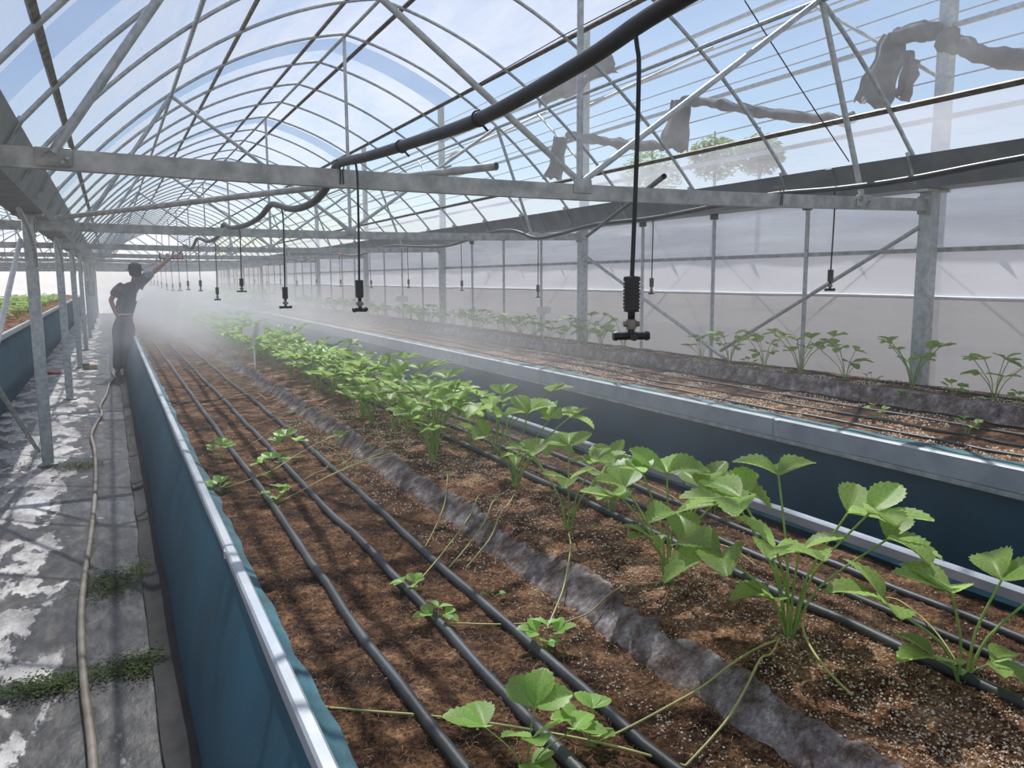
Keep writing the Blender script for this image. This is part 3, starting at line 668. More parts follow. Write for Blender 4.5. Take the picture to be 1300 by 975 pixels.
# plantlets on the substrate
PL = [((668, 985), [(-100, 20, .10), (40, 20, .12), (150, 38, .10), (-30, 42, .10), (-60, 20, .03)], .074, 'young strawberry plantlet with large bright leaves beside a drip hose'),
      ((752, 948), [(60, 14, .075), (170, 30, .065), (-60, 30, .03)], .056, 'young strawberry plantlet with a bent pale runner at its foot'),
      ((694, 825), [(-30, 30, .05), (150, 30, .05), (-100, 20, .03), (60, 20, .06)], .050, 'strawberry plantlet where two runners meet below the fabric step'),
      ((556, 795), [(60, 20, .05), (-40, 30, .04), (160, 30, .035)], .046, 'strawberry plantlet at the end of a level runner'),
      ((520, 752), [(150, 30, .035), (30, 35, .03), (-60, 30, .02)], .036, 'small strawberry plantlet touching the middle drip hose'),
      ((352, 640), [(150, 30, .05), (-20, 30, .05), (60, 20, .07), (-100, 30, .04)], .05, 'strawberry plantlet with three leaves beside the first drip hose'),
      ((343, 606), [(140, 30, .07), (-30, 30, .08), (70, 20, .09)], .06, 'strawberry plantlet with round leaves just behind another'),
      ((362, 580), [(140, 25, .08), (-30, 35, .09), (70, 15, .11)], .065, 'taller strawberry plantlet by the middle drip hose'),
      ((278, 625), [(150, 40, .03), (-30, 40, .03), (60, 30, .04)], .05, 'flat strawberry plantlet nearest the teal liner fold'),
      ((280, 582), [(150, 30, .05), (-30, 30, .06), (60, 20, .07)], .055, 'strawberry plantlet close to the pale rim rail'),
      ((428, 565), [(150, 30, .05), (-30, 30, .05), (60, 20, .06)], .04, 'strawberry plantlet in shade at the foot of the fabric step'),
      ((625, 760), [(160, 50, .02), (-30, 50, .02)], .018, 'wilted tiny plantlet under the runners')]
for i, (uv, sp, L, lab) in enumerate(PL):
    p = base1(*uv); near_plant(p, sp, L, lab, seed=100+i, young=True, name='strawberry_plantlet')
# runners
def runner(parent, px, arch, r=.0022, mt=None, own=None, zoff=.006):
    P = [base1(u, v) for u, v in px]; n = len(P)
    pts = []
    for i, p in enumerate(P):
        s_ = i/(n-1); h = arch[i] if isinstance(arch, (list, tuple)) else arch*math.sin(math.pi*s_)
        pts.append(Vector((p.x, p.y, p.z+zoff+h)) if not isinstance(arch, (list, tuple)) else p+Vector((0,0,zoff)))
    m = MB().tube(smooth_path(pts, 6), r, 6)
    if parent: return m.build('runner', mt or RUN, parent)
    return tag(m.build('strawberry_runner', mt or RUN), own, 'plant')
def runner3(parent, a, b, lift, side=0, r=.0022, own=None, mt=None, n=6, c2=.5):
    """runner between two soil pixels, arching up over the soil"""
    A, B = base1(*a), base1(*b); pts = []
    d = (B-A); pr = Vector((-d.y, d.x, 0)).normalized()
    for i in range(n+1):
        t = i/n; p = A+d*t+pr*side*math.sin(math.pi*t); z = soil1(p.x, p.y, False)
        base = A.z+(B.z-A.z)*t
        pts.append(Vector((p.x, p.y, max(z+.004+.026*ss(1.06, 1.12, p.x)*(1-ss(1.22, 1.30, p.x)), base+.004+lift*math.sin(math.pi*min(1, t**c2))))))
    m = MB().tube(smooth_path(pts, 4), r, 6)
    if parent: return m.build('runner', mt or RUN, parent)
    return tag(m.build('strawberry_runner', mt or RUN), own, 'plant', None)
runner3(P2, (985, 815), (752, 948), .02, .03, .0026, c2=.9); runner3(P2, (990, 812), (870, 975), .015, .02, .0028, c2=.8); runner3(P2, (1020, 795), (1082, 885), .04, -.04, .0030, c2=.6)
runner3(None, (870, 975), (390, 898), .012, -.03, .0028, 'long pale runner crossing the near ends of the drip hoses')
runner3(P4, (722, 678), (694, 800), .03, .03, .0026, c2=.8); runner3(None, (845, 738), (694, 800), .02, .02, .0022, 'brownish runner lying from the mound to a plantlet', DRY)
runner3(None, (560, 795), (694, 790), .01, -.02, .0022, 'short straight runner linking two plantlets below the step')
for q, (a, b) in enumerate((((615, 628), (520, 752)), ((635, 628), (570, 722)), ((652, 630), (592, 722)))): runner3(P5, a, b, .03, .03, .0023, c2=.7)
runner3(None, (568, 600), (540, 695), .02, .03, .0019, 'thin pale runner hanging over the fabric step alone', c2=.7)
RR = [((517, 572), (352, 640), 'pale runner arching from the mound to a round-leaf plantlet'), ((500, 590), (385, 600), 'pale runner curving over the second and third drip hoses'), ((450, 555), (343, 600), 'runner curving down from the mound to a young plantlet'),
      ((405, 520), (305, 545), 'runner lying across the middle drip hose'), ((500, 600), (352, 640), 'runner stretched low over two drip hoses'), ((360, 600), (285, 620), 'runner linking a plantlet to the flat one by the liner'), ((425, 530), (340, 560), 'runner looping over wet dark substrate'),
      ((1115, 760), (1225, 860), 'stout curved runner rising beside the sparse plant'), ((880, 660), (780, 600), 'pale runner lying along the hose behind the row'), ((960, 720), (860, 670), 'pale runner between the hoses behind the tall plant')]
for i, (a, b, lab) in enumerate(RR): runner3(None, a, b, .03, .03*(1 if i % 2 else -1), .0020, lab)
rnd = random.Random(5)
for i in range(30):
    y = rnd.uniform(3.8, 10); x = rnd.uniform(1.0, 1.35); A = Vector((x, y, 0)); B = Vector((x-rnd.uniform(.2, .55), y+rnd.uniform(-.5, .3), 0)); pts = []
    for k in range(7):
        t = k/6; p = A.lerp(B, t); p.x += .04*math.sin(t*5+i); pts.append(Vector((p.x, p.y, soil1(p.x, p.y, False)+.006+rnd.uniform(.02, .09)*math.sin(math.pi*t))))
    tag(MB().tube(smooth_path(pts, 3), .0021, 5).build('dry_runner', DRY if i % 3 else RUN), 'dry pale runner curling down from the near mound', 'plant', 'dry runners on the near bed')
# far bed plants
G2 = 'strawberry plants along the side wall bed'
for i, (u, v, s_) in enumerate(((1262, 508, .88), (1168, 492, .95), (1088, 482, .82), (1026, 473, .98), (978, 468, .8), (928, 462, .85), (890, 458, .75))):
    p = base2(u, v); p.x = min(p.x, 4.38); t = mid_plant(p, ('strawberry plant past the galvanized post, away from the sloping brace', 'strawberry plant right beside the galvanized post of the far bed', 'strawberry plant next to the galvanized post on its brace side', 'strawberry plant in front of a mullion between post and brace foot', 'strawberry plant under the middle of the sloping brace', 'strawberry plant at the foot of the sloping brace', 'strawberry plant where the two braces cross by the mound')[i], G2, rnd, s_)
y = 6.3
while y < 21.5:
    p = Vector((4.38+rnd.uniform(-.05, .05), y+rnd.uniform(-.1, .1), 0)); p.z = soil2(p.x, p.y, False)
    far_plant(p, 'hazy strawberry plant in the far row beside the side wall', 'hazy far bed plants', rnd, rnd.uniform(.7, 1.0)); y += .36
for i, (u, v, L) in enumerate(((1208, 540, .05), (1228, 552, .04), (1295, 560, .05), (1106, 518, .03), (1112, 535, .035), (950, 492, .035), (1150, 500, .03))):
    p = base2(u, v); near_plant(p, [(140, 30, .07), (-30, 35, .06), (70, 20, .08), (-100, 30, .05)], L, 'young strawberry plantlet below the fabric step of the far bed', grp='far bed plantlets', seed=200+i, young=True, name='strawberry_plantlet')
y = 25.6
while y < 37:
    for x in (3.7, 4.0, 4.3): far_plant((x, y+rnd.uniform(-.1, .1), soil2(x, y, False)), 'plant in the dense green block of the distant bed section', 'plants of the distant bed section', rnd, 1.15)
    y += .75
y = 9.0
while y < 30:
    for x in (-1.5, -2.0, -2.5): far_plant((x+rnd.uniform(-.1, .1), y+rnd.uniform(-.15, .15), .865), 'leafy strawberry plant in the bed beyond the aisle columns', 'strawberry plants of the joined house', rnd, rnd.uniform(.6, .85))
    y += .55

# ------------------------------------------------------------------ plant tags
def plant_tag(p, w_, h_, hp, lab, face):
    t = thing('plant_tag', lab, 'tag', p)
    m = MB(); n = 14; pts = []
    for k in range(n):
        a = 2*math.pi*k/n; cx, cz = math.cos(a), math.sin(a)
        pts.append((math.copysign(abs(cx)**.55, cx)*w_/2, math.copysign(abs(cz)**.55, cz)*h_/2))
    d = Vector((math.cos(face), math.sin(face), 0)); nn = Vector((-d.y, d.x, 0))
    vs = [d*a+Vector((0,0,hp+b))+nn*e for e in (-.0015, .0015) for a, b in pts]
    m.add(vs, [tuple(range(n)), tuple(range(2*n-1, n-1, -1))]+[(i, n+i, n+(i+1) % n, (i+1) % n) for i in range(n)]); m.build('plate', TAGW, t, smooth=False, off=(0,0,0))
    s_ = MB(); k = hp-h_/2+.01
    s_.add([d*a+Vector((0,0,b))+nn*e for e in (-.002, .002) for a, b in ((-.022, k), (.022, k), (.009, k*.45), (.004, -.03), (-.004, -.03), (-.009, k*.45))], [(0,1,2,5), (5,2,3,4), (11,8,7,6), (10,9,8,11), (0,6,7,1), (1,7,8,2), (2,8,9,3), (3,9,10,4), (4,10,11,5), (5,11,6,0)])
    s_.build('stake', TAGW, t, smooth=False, off=(0,0,0))
p = onX(323, 450, 1.22); plant_tag(Vector((p.x, p.y, soil1(p.x, p.y, False))), .21, .10, .37, 'white T-shaped plant tag standing among the near bed plants', R(-26))
plant_tag(Vector((4.36, onX(690, 438, 4.36).y, soil2(4.36, 8, False))), .17, .085, .33, 'white rounded plant tag standing among far bed plants', R(-30))
plant_tag(Vector((4.0, 21.4, .72)), .24, .17, .42, 'round white plant tag in front of the distant green block', R(-20))
plant_tag(Vector((4.3, 12.6, soil2(4.3, 12.6, False))), .20, .10, .36, 'pale plant tag half hidden behind the second emitter weight', R(-25))

# ------------------------------------------------------------------ main hoses and hanging emitters
H1 = [(.96, -.6, 2.02), (.94, .6, 2.01), (.93, 1.194, 1.986), (.93, 1.51, 1.955), (.92, 1.987, 1.926), (.91, 2.462, 1.936), (.89, 2.963, 1.952), (.885, 3.30, 1.975), (.89, 3.42, 1.972), (.91, 3.72, 1.905), (.92, 4.05, 1.872), (.93, 4.55, 1.885), (.93, 5.05, 1.952), (.93, 5.25, 1.957), (.93, 5.6, 1.915), (.93, 6.2, 1.90), (.93, 7.0, 1.925), (.93, 7.40, 1.976), (.93, 7.55, 1.972), (.93, 7.9, 1.90)]
y = 8.9; k = 0
while y < 34:
    H1 += [(.95+.006*(y-8.9), y, 1.895), (.95+.006*(y-8.9), y+.75, 1.955), (.95+.006*(y-8.9), y+1.25, 1.97)]; y += S/2
tag(MB().tube(smooth_path(H1, 5), .0185, 10).build('main_hose', BLACK), 'thick black main hose draped over the beams above the near bed', 'hose')
H2 = [(3.75, .3, 2.05), (3.75, 1.4, 2.05), (3.75, 2.277, 2.03), (3.75, 2.88, 1.998), (3.75, 3.33, 1.995), (3.75, 3.795, 2.01), (3.75, 4.22, 1.99), (3.75, 4.707, 1.964), (3.75, 5.147, 1.948), (3.75, 5.869, 1.95), (3.75, 6.487, 1.902), (3.75, 6.947, 1.888), (3.75, 7.45, 1.985), (3.75, 8.1, 1.99), (3.75, 9.2, 1.90), (3.75, 10.3, 1.93), (3.75, 11.5, 1.985), (3.75, 12.2, 1.95)]
y = 13.4
while y < 32: H2 += [(3.75, y, 1.89), (3.75, y+1.1, 1.95), (3.75, y+2.1, 1.98), (3.75, y+3.0, 1.95)]; y += S
tag(MB().tube(smooth_path(H2, 5), .0165, 9).build('main_hose', BLACK), 'thick black main hose running along the roof gutter above the far bed', 'hose')
# straps tying the hose to the first beam
for x, y, lab in ((.885, Y0, 'dark strap tying the near main hose to the first beam'), (3.33, Y0, 'dark strap looped around the first beam near the gutter')):
    m = MB(); 
    for dx in (-.016, .018): m.tube([(x+dx, y-.027, 1.985), (x+dx*.3, y-.031, 1.94), (x+dx*.4, y-.029, 1.888)], .003, 5)
    m.tube([(x-.018, y-.028, 1.985), (x-.018, y+.02, 1.99)], .003, 5)
    tag(m.build('hose_strap', BLACKP), lab, 'strap')
for (x, y, z, d) in ((.918, 2.02, 1.927, 0), (.905, 2.62, 1.94, 0)): 
    t = MB(); ring = [Vector((x+.021*math.cos(a), y, z+.021*math.sin(a))) for a in [k*math.pi/6 for k in range(13)]]
    t.tube(ring, .003, 5); t.bar((x+.012, y, z-.018), (x+.026, y, z-.032), .006, .004, (0,1,0))
    tag(t.build('hose_clamp', BLACKP), 'small black clamp ring around the near main hose', 'clamp', 'clamps on the near main hose')
def emitter_parts(L, near):
    out = []; n = 12 if near else 7
    a = MB().tube(smooth_path([(.0, 0, .005), (.004, 0, -.02), (.008, 0, -.06), (.006, 0, -L*.4), (0, 0, -L+.72*.16)], 4), .0046, n); out.append(('drop_tube', a.mesh('drop_tube', BLACK)))
    prof_ = [(.004, -L+.72*.175), (.0165, -L+.72*.172)]
    for k in range(9): z = -L+.119-k*.0068; prof_ += [(.0175, z), (.0175, z-.0038), (.0152, z-.0042), (.0152, z-.0066)]
    prof_ += [(.0165, -L+.72*.076), (.005, -L+.72*.073)]
    out.append(('weight', MB().lathe(prof_[::-1], n).mesh('weight', BLACKP, True)))
    out.append(('connector', MB().lathe([(.005, -L+.72*.055), (.0075, -L+.72*.057), (.0075, -L+.72*.075), (.005, -L+.72*.076)], n).mesh('connector', BLACKP)))
    v = MB().lathe([(.006, -L+.72*.026), (.010, -L+.72*.028), (.011, -L+.72*.042), (.010, -L+.72*.054), (.006, -L+.72*.056)], n); v.tube([(-.016, 0, -L+.72*.042), (.016, 0, -L+.72*.042)], .006, n); out.append(('check_valve', v.mesh('check_valve', GREYP)))
    c = MB().tube([(-.030, 0, -L+.72*.008), (.030, 0, -L+.72*.008)], .008, n); c.tube([(0, -.026, -L+.72*.006), (0, .026, -L+.72*.006)], .007, n); c.tube([(0, 0, -L+.72*.002), (0, 0, -L+.72*.03)], .007, n)
    for s_ in (-1, 1): c.tube([(s_*.030, 0, -L+.72*.008), (s_*.037, 0, -L+.72*.008)], [.010, .0085], n)
    out.append(('nozzle_cross', c.mesh('nozzle_cross', BLACKP)))
    return out
EM_N, EM_F = emitter_parts(.580, True), emitter_parts(.580, False)
def hose_z(H, y):
    for a, b in zip(H, H[1:]):
        if a[1] <= y <= b[1]: f = (y-a[1])/(b[1]-a[1]+1e-9); return a[0]+(b[0]-a[0])*f, a[2]+(b[2]-a[2])*f
    return H[-1][0], H[-1][2]
def emitter(H, y, lab, grp, near, s_=1, rot=0):
    x, z = hose_z(H, y); t = thing('hanging_emitter', lab, 'sprinkler', (x, y, z-.016), grp); t.scale = (1, 1, s_); t.rotation_euler = (0, 0, rot)
    for nm, me in (EM_N if near else EM_F): inst(nm, me, t)
emitter(H1, 1.32, 'large black hanging mist emitter with ribbed weight in front of the far bed', None, True, 1, R(-20))
emitter(H1, 3.12, 'black hanging mist emitter beside the first beam, smaller weight', None, True, .99, R(30))
emitter(H1, 4.86, 'black hanging mist emitter just past the first beam near the slanting pipe', None, True, 1, R(10))
ys1 = [6.6, 8.3, 10.0, 11.8, 13.4, 15.2, 17, 18.8, 20.6, 22.4, 24.2, 26, 28, 30]
for i, y in enumerate(ys1): emitter(H1, y, f'black mist emitter over the near bed, {ORD[i]} past the slanting pipe', None, False, .85 if i == 0 else 1, R(40*i))
ys2 = [3.34, 5.06, 6.9, 8.8, 10.7, 12.5, 14.4, 16.3, 18.2, 20.1, 22, 24, 26, 28]
for i, y in enumerate(ys2): emitter(H2, y, f'slim black mist emitter over the far bed, {ORD[i-1]} past the sloping brace' if i else 'slim black mist emitter hanging in front of the sloping brace', None, i < 2, .97, R(25*i))
# slanting conduit and rigid pipe ends resting on the first beam
A = onX(70, 277, -.34); Bp = Vector((1.56, Y0-.10, 1.99)); d = (Bp-A)
m = MB().tube([A, Bp], .018, 10, cap=False); m.tube([A, Bp], .0150, 10, cap=False)
tag(m.build('conduit_pipe', GALV2), 'dark steel pipe slanting from the column-row gutter to the first beam', 'pipe')
m = MB().tube([onX(745, 300, 3.72), Vector((2.46, Y0-.12, 1.99))], .014, 10, cap=False); m.tube([onX(745, 300, 3.72), Vector((2.46, Y0-.12, 1.99))], .0115, 10, cap=False)
tag(m.build('conduit_pipe', BLACK), 'black pipe slanting back from the first beam to the far hose', 'pipe')
tag(MB().tube([(1.36, Y0-.06, 1.985), (1.36, Y0+.02, 1.985)], .004, 5).build('pipe_pin', BOLT), 'small pin under the pipe on the first beam', 'pin')
v = MB().tube([(3.75, 14.2, 1.93), (3.75, 14.35, 1.93)], .032, 8); tag(v.build('red_valve', RED), 'small red valve on the far main hose', 'valve')

# ------------------------------------------------------------------ floor items
P = [(-.135, 1.2), (-.14, 2.0), (-.14, 2.62), (-.185, 3.3), (-.21, 4.12), (-.19, 5.3), (-.185, 6.3), (-.195, 7.2), (-.215, 7.9), (-.25, 8.6), (-.215, 9.3), (-.17, 9.9), (-.19, 10.6), (-.13, 11.6), (-.09, 12.8), (-.03, 13.5), (-.06, 14.6)]
tag(MB().tube(smooth_path([(x, y, .016) for x, y in P], 6), .0155, 9).build('floor_hose', RUBBER_GREY), 'grey brown water hose winding along the aisle floor', 'hose')
for y in (3.05, 4.45, 6.1): pass
p = onZ(64, 472, .02); m = MB()
m.grid(lambda u, v: (p.x-.14+.28*u, p.y-.2+.4*v, .02+.035*abs(nz(u*3, v*3))), 6, 6); m.grid(lambda u, v: (p.x-.14+.28*u, p.y-.2+.4*v, .005), 1, 1)
tag(m.build('red_scrap', RED), 'crumpled red plastic scrap on the floor behind the column', 'scrap')
p = onZ(112, 468, 0); t = thing('small_crate', 'small tan box on the aisle floor by the columns', 'box', (p.x, p.y, 0))
MB().bbox((p.x-.08, p.y-.08, 0), (p.x+.02, p.y+.08, .10), .006).build('box_body', BRONZE, t, smooth=False); MB().bbox((p.x+.02, p.y-.08, 0), (p.x+.14, p.y+.08, .07), .006).build('box_flap', BOXC, t, smooth=False)
p = onX(124, 368, -.42); t = thing('junction_box', 'grey box mounted on a distant aisle column', 'box', (-.50, Y0+5*S-.05, 1.2))
MB().bbox((-.52, Y0+5*S-.16, 1.1), (-.36, Y0+5*S-.05, 1.48), .01).build('box_body', GUTTER, t, smooth=False); MB().bbox((-.50, Y0+5*S-.165, 1.12), (-.38, Y0+5*S-.158, 1.46), .006).build('box_door', GALV2, t, smooth=False)
m = MB()
for a, b in (((-1.5, 8.4, .98), (-1.25, 12.2, .98)), ((-1.9, 8.4, .98), (-1.65, 12.2, .98)), ((-1.5, 8.5, .98), (-1.5, 8.5, .86)), ((-1.27, 12, .98), (-1.27, 12, .86)), ((-1.45, 9.2, .98), (-1.85, 9.2, .98)), ((-1.3, 11.5, .98), (-1.7, 11.5, .98))): m.bar(a, b, .03, .03)
tag(m.build('white_frame', PVC), 'white slatted frame lying over the bed beyond the columns', 'frame')
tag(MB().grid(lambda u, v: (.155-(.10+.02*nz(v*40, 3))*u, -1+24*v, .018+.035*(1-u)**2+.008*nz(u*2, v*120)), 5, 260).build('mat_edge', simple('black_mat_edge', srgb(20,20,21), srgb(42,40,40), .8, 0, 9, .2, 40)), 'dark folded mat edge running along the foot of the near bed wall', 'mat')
# moss and weeds
def moss(cx, cy, wx, wy, n, lab, seed):
    rnd = random.Random(seed); V = []; Fc = []
    for _ in range(n):
        x, y = cx+rnd.gauss(0, wx*.45), cy+rnd.gauss(0, wy*.4); 
        if x > .13: x = .13-rnd.random()*.1
        s_ = rnd.uniform(.004, .011); z = rnd.random()**2*.022; a = rnd.random()*6.28; b = rnd.uniform(-.5, .8); k = len(V)
        dx, dy = math.cos(a)*s_, math.sin(a)*s_
        V += [(x-dx, y-dy, z+.004), (x-dy*.5, y+dx*.5, z+.006+s_*b*.3), (x+dx, y+dy, z+.006+s_*b), (x+dy*.5, y-dx*.5, z+.006+s_*b*.3)]; Fc.append((k, k+1, k+2, k+3))
    m = MB(); m.v = V; m.f = Fc; m.m = [0]*len(Fc)
    tag(m.build('moss_patch', MOSS, smooth=False), lab, 'moss', kind='stuff')
for (u, v, wx, wy, n, lab) in ((60, 872, .22, .12, 1500, 'bright moss strip crossing the mat beside the hose'), (180, 845, .16, .14, 1500, 'dark moss patch between the hose and the bed wall'), (140, 742, .14, .22, 1500, 'moss patch under the hose halfway along the mat'), (185, 722, .08, .2, 700, 'weedy moss at the foot of the bed wall'), (100, 592, .24, .25, 1300, 'pale moss around the foot of the aisle column'), (30, 590, .3, .25, 300, 'sparse moss beside the column foot')):
    p = onZ(u, v, 0); moss(p.x, p.y, wx, wy, n, lab, int(u))
# white perlite spots on the mat
# ------------------------------------------------------------------ person
def skin_obj(name, verts, edges, radii, mt, parent, root=0, sub=2):
    me = bpy.data.meshes.new(name); me.from_pydata([tuple(v) for v in verts], edges, []); me.materials.append(mt)
    o = bpy.data.objects.new(name, me); COL.objects.link(o)
    if parent: o.parent = parent
    sk = o.modifiers.new('Skin', 'SKIN'); sk.use_smooth_shade = True; sk.branch_smoothing = .6
    for i, r in enumerate(radii):
        d = me.skin_vertices[0].data[i]; d.radius = r if isinstance(r, tuple) else (r, r); d.use_root = (i == root)
    s_ = o.modifiers.new('Sub', 'SUBSURF'); s_.levels = sub; s_.render_levels = sub
    return o
def chain(start, n): return [(start+i, start+i+1) for i in range(n-1)]
PX, PY = .06, 13.9
person = thing('person', 'person in dark shirt and cap leaning over the bed, arm raised to the hose', 'person', (PX, PY, 0))
hip = Vector((.10, 0, .93)); ch = Vector((.22, .02, 1.27)); nk = Vector((.29, .03, 1.50)); hd = Vector((.315, .05, 1.64))
shR, shL = Vector((.40, .03, 1.50)), Vector((.10, .02, 1.42))
elR, wrR = Vector((.60, .10, 1.64)), Vector((.78, .17, 1.80))
elL, wrL = Vector((-.06, -.05, 1.20)), Vector((.0, -.08, .99))
hR, hL = Vector((.20, 0, .90)), Vector((.02, 0, .90)); kR, kL = Vector((.135, -.02, .48)), Vector((.015, .0, .48)); aR, aL = Vector((.085, .02, .07)), Vector((-.035, .03, .07))
V = [hip, Vector((.15, .01, 1.08)), ch, nk, hd-Vector((0,0,.06)), hd, hd+Vector((.005, 0, .08)), shR, elR, wrR, shL, elL, wrL, hR, kR, aR, hL, kL, aL, Vector((.86, .20, 1.865)), Vector((.05, -.07, .92)), Vector((.10, .15, .03)), Vector((-.02, .16, .03))]
E_ = [(0,1),(1,2),(2,3),(3,4),(4,5),(5,6),(2,7),(7,8),(8,9),(9,19),(2,10),(10,11),(11,12),(12,20),(0,13),(13,14),(14,15),(15,21),(0,16),(16,17),(17,18),(18,22)]
Rr = [.085,.09,.095,.046,.054,.080,.065,.044,.040,.030,.044,.040,.030,.07,.055,.04,.07,.055,.04,(.036,.02),(.036,.02),.035,.035]
body = skin_obj('body', V, E_, Rr, SKIN, person)
# fingers of both hands
def fingers(base, d, up, nm):
    d = d.normalized(); side = d.cross(up).normalized(); V2 = []; E2 = []; R2 = []
    for k, (off, L) in enumerate(((-.027, .07), (-.009, .08), (.009, .077), (.026, .06))):
        n = len(V2); p = base+side*off
        V2 += [p, p+d*L*.45, p+d*L*.8-up*L*.25, p+d*L*.85-up*L*.6]; E2 += chain(n, 4); R2 += [.0095, .009, .0085, .007]
    n = len(V2); p = base-d*.05+side*.03
    V2 += [p, p+side*.03+d*.02-up*.01, p+side*.035+d*.05-up*.03]; E2 += chain(n, 3); R2 += [.012, .010, .008]
    o = skin_obj(nm, V2, E2, R2, SKIN, person, 0, 1)
    for q in range(0, 17, 4): o.data.skin_vertices[0].data[min(q, len(V2)-1)].use_root = True
    return o
fingers(Vector((.875, .205, 1.875)), Vector((.8, .3, .5)), Vector((-.4, 0, .85)).normalized(), 'hand_fingers'); fingers(Vector((.055, -.075, .905)), Vector((.3, .1, -.9)), Vector((-.9, -.2, -.2)).normalized(), 'hand_fingers')
skin_obj('shirt', [Vector((.13, .0, .96)), Vector((.15, .01, 1.08)), ch, nk-Vector((.01,0,.03)), shR, shR.lerp(elR, .75), shL, shL.lerp(elL, .8)], [(0,1),(1,2),(2,3),(2,4),(4,5),(2,6),(6,7)], [.140,.138,.156,.084,.094,.068,.104,.074], SHIRT, person, 1)
skin_obj('sleeve', [shR.lerp(elR, .1)+Vector((.0,-.02,.02)), shR.lerp(elR, .85)+Vector((0,0,.005))], [(0,1)], [.088, .070], SLEEVE, person)
skin_obj('trousers', [hip, hip+Vector((.02, 0, .07)), hR, kR, aR+Vector((0,0,.02)), hL, kL, aL+Vector((0,0,.02))], [(0,1),(0,2),(2,3),(3,4),(0,5),(5,6),(6,7)], [.142,.138,.115,.094,.078,.115,.094,.078], TROUSER, person)
for a in (aR, aL): skin_obj('shoe', [a+Vector((0,-.04,-.035)), a+Vector((.01,.06,-.035)), a+Vector((.02,.16,-.04))], [(0,1),(1,2)], [.045,.045,.034], SHOE, person)
MB().lathe([(.098, 0), (.102, .03), (.088, .08), (.05, .105), (.01, .112)], 14, (hd.x, hd.y, hd.z+.025)).build('cap', CAP, person, off=(0,0,0))
m = MB(); m.grid(lambda u, v: (hd.x+.105*math.cos(.6+2.0*u)*(1+.75*v), hd.y+.105*math.sin(.6+2.0*u)*(1+.75*v), hd.z+.035-.02*v), 8, 3); m.build('cap_brim', CAP, person, off=(0,0,0))
MB().lathe([(.03, -.1), (.086, -.06), (.094, 0), (.095, .04)], 12, (hd.x, hd.y-.006, hd.z)).build('hair', CAP, person, off=(0,0,0))
MB().lathe([(.126, 0), (.138, .008), (.126, .018)], 14, (hip.x+.015, hip.y, hip.z+.035)).build('belt', WHITEP, person, off=(0,0,0))
# black frame held at the hose
fx, fy, fz = .92, PY+.22, 1.885
t = thing('handheld_frame', 'small black open frame held up by the person', 'frame', (fx, fy, fz))
for a, b in (((-.17, -.045), (.17, -.045)), ((-.17, -.05), (-.17, .05)), ((.17, -.05), (.17, .05))): MB().bar((fx+a[0], fy, fz+a[1]), (fx+b[0], fy, fz+b[1]), .02, .02, (0,1,0)).build('frame_bar', BLACKP, t, smooth=False)
MB().bbox((fx+.02, fy-.003, fz-.04), (fx+.15, fy+.003, fz+.03), .002).build('inner_panel', simple('pink_panel', srgb(205,150,150), srgb(220,180,180), .6), t, smooth=False)

# ------------------------------------------------------------------ outside: neighbouring frame, torn cloth, trees
NX = 7.0
nf = thing('neighbour_house_frame', 'bare steel frame of the neighbouring house with wires and posts', 'frame', (NX, 8, 0))
for y in (-1.2, 5.03, 11.3, 17.5, 23.7, 30):
    MB().bbox((NX-.06, y-.06, -.15), (NX+.06, y+.06, 5.4), .008).build('post', GALV, nf, smooth=False)
for z in (2.55, 2.95, 3.3, 3.52, 3.75, 4.02, 4.25, 4.6, 5.0): MB().bar((NX, -4, z), (NX, 36, z), .03 if z in (3.75, 2.95, 4.6) else .012, .045 if z in (3.75, 2.95, 4.6) else .012).build('wire' if z not in (3.75, 2.95, 4.6) else 'rail', GALV, nf, smooth=False)
for x, zz in ((8.6, 4.9), (9.6, 5.4), (10.6, 5.8), (11.6, 5.4)): 
    MB().bar((x, -4, zz), (x, 40, zz), .02, .02).build('wire', GALV, nf, smooth=False)
for y in (5.03, 11.3, 17.5): MB().tube([(NX, y+.02, 3.3), (NX, y+1.6, 4.4)], .02, 6).build('strut', GALV, nf); MB().tube([(NX, y, 4.2), (NX+3, y+.5, 5.6)], .03, 6).build('strut', GALV, nf)
for y0 in (-1.0, 2.1, 4.3, 6.6, 9.0, 11.5):
    for s_ in (0, 1): 
        tag(MB().tube([(5.5, y0+(0 if s_ else 2.0), .25), (5.5, y0+(2.0 if s_ else 0), 1.72)], .012, 6).build('scissor_brace', GALV2), 'thin crossed brace standing outside the side wall film', 'pipe', 'crossed braces outside the side wall')
tag(MB().grid(lambda u, v: (7.35+.05*nz(u*60, v*4), -6+48*u, -.05+2.75*v), 160, 8).build('neighbour_film', WALL_MID), 'milky film curtain of the neighbouring house beyond the side wall', 'film')
tag(MB().box((8.2, -6, -.1), (8.8, 38, .75)).build('earth_bank', GROUND), 'pale brown earth bank outside beyond the side wall', 'bank')
def cloth(name, lab, fn, nu, nv, th=.012):
    m = MB().grid(lambda u, v: fn(u, v), nu, nv); n = len(m.v); top = list(m.v); 
    m2 = MB(); m2.add(top, m.f); m2.add([(x+th, y, z) for x, y, z in top], [tuple(reversed(f)) for f in m.f])
    k = nu+1; ring = [i for i in range(k)]+[j*k+nu for j in range(1, nv+1)]+[nv*k+i for i in range(nu-1, -1, -1)]+[j*k for j in range(nv-1, 0, -1)]
    m2.f += [(ring[i], ring[(i+1) % len(ring)], n+ring[(i+1) % len(ring)], n+ring[i]) for i in range(len(ring))]; m2.m += [0]*len(ring)
    return tag(m2.build(name, SHADE), lab, 'cloth')
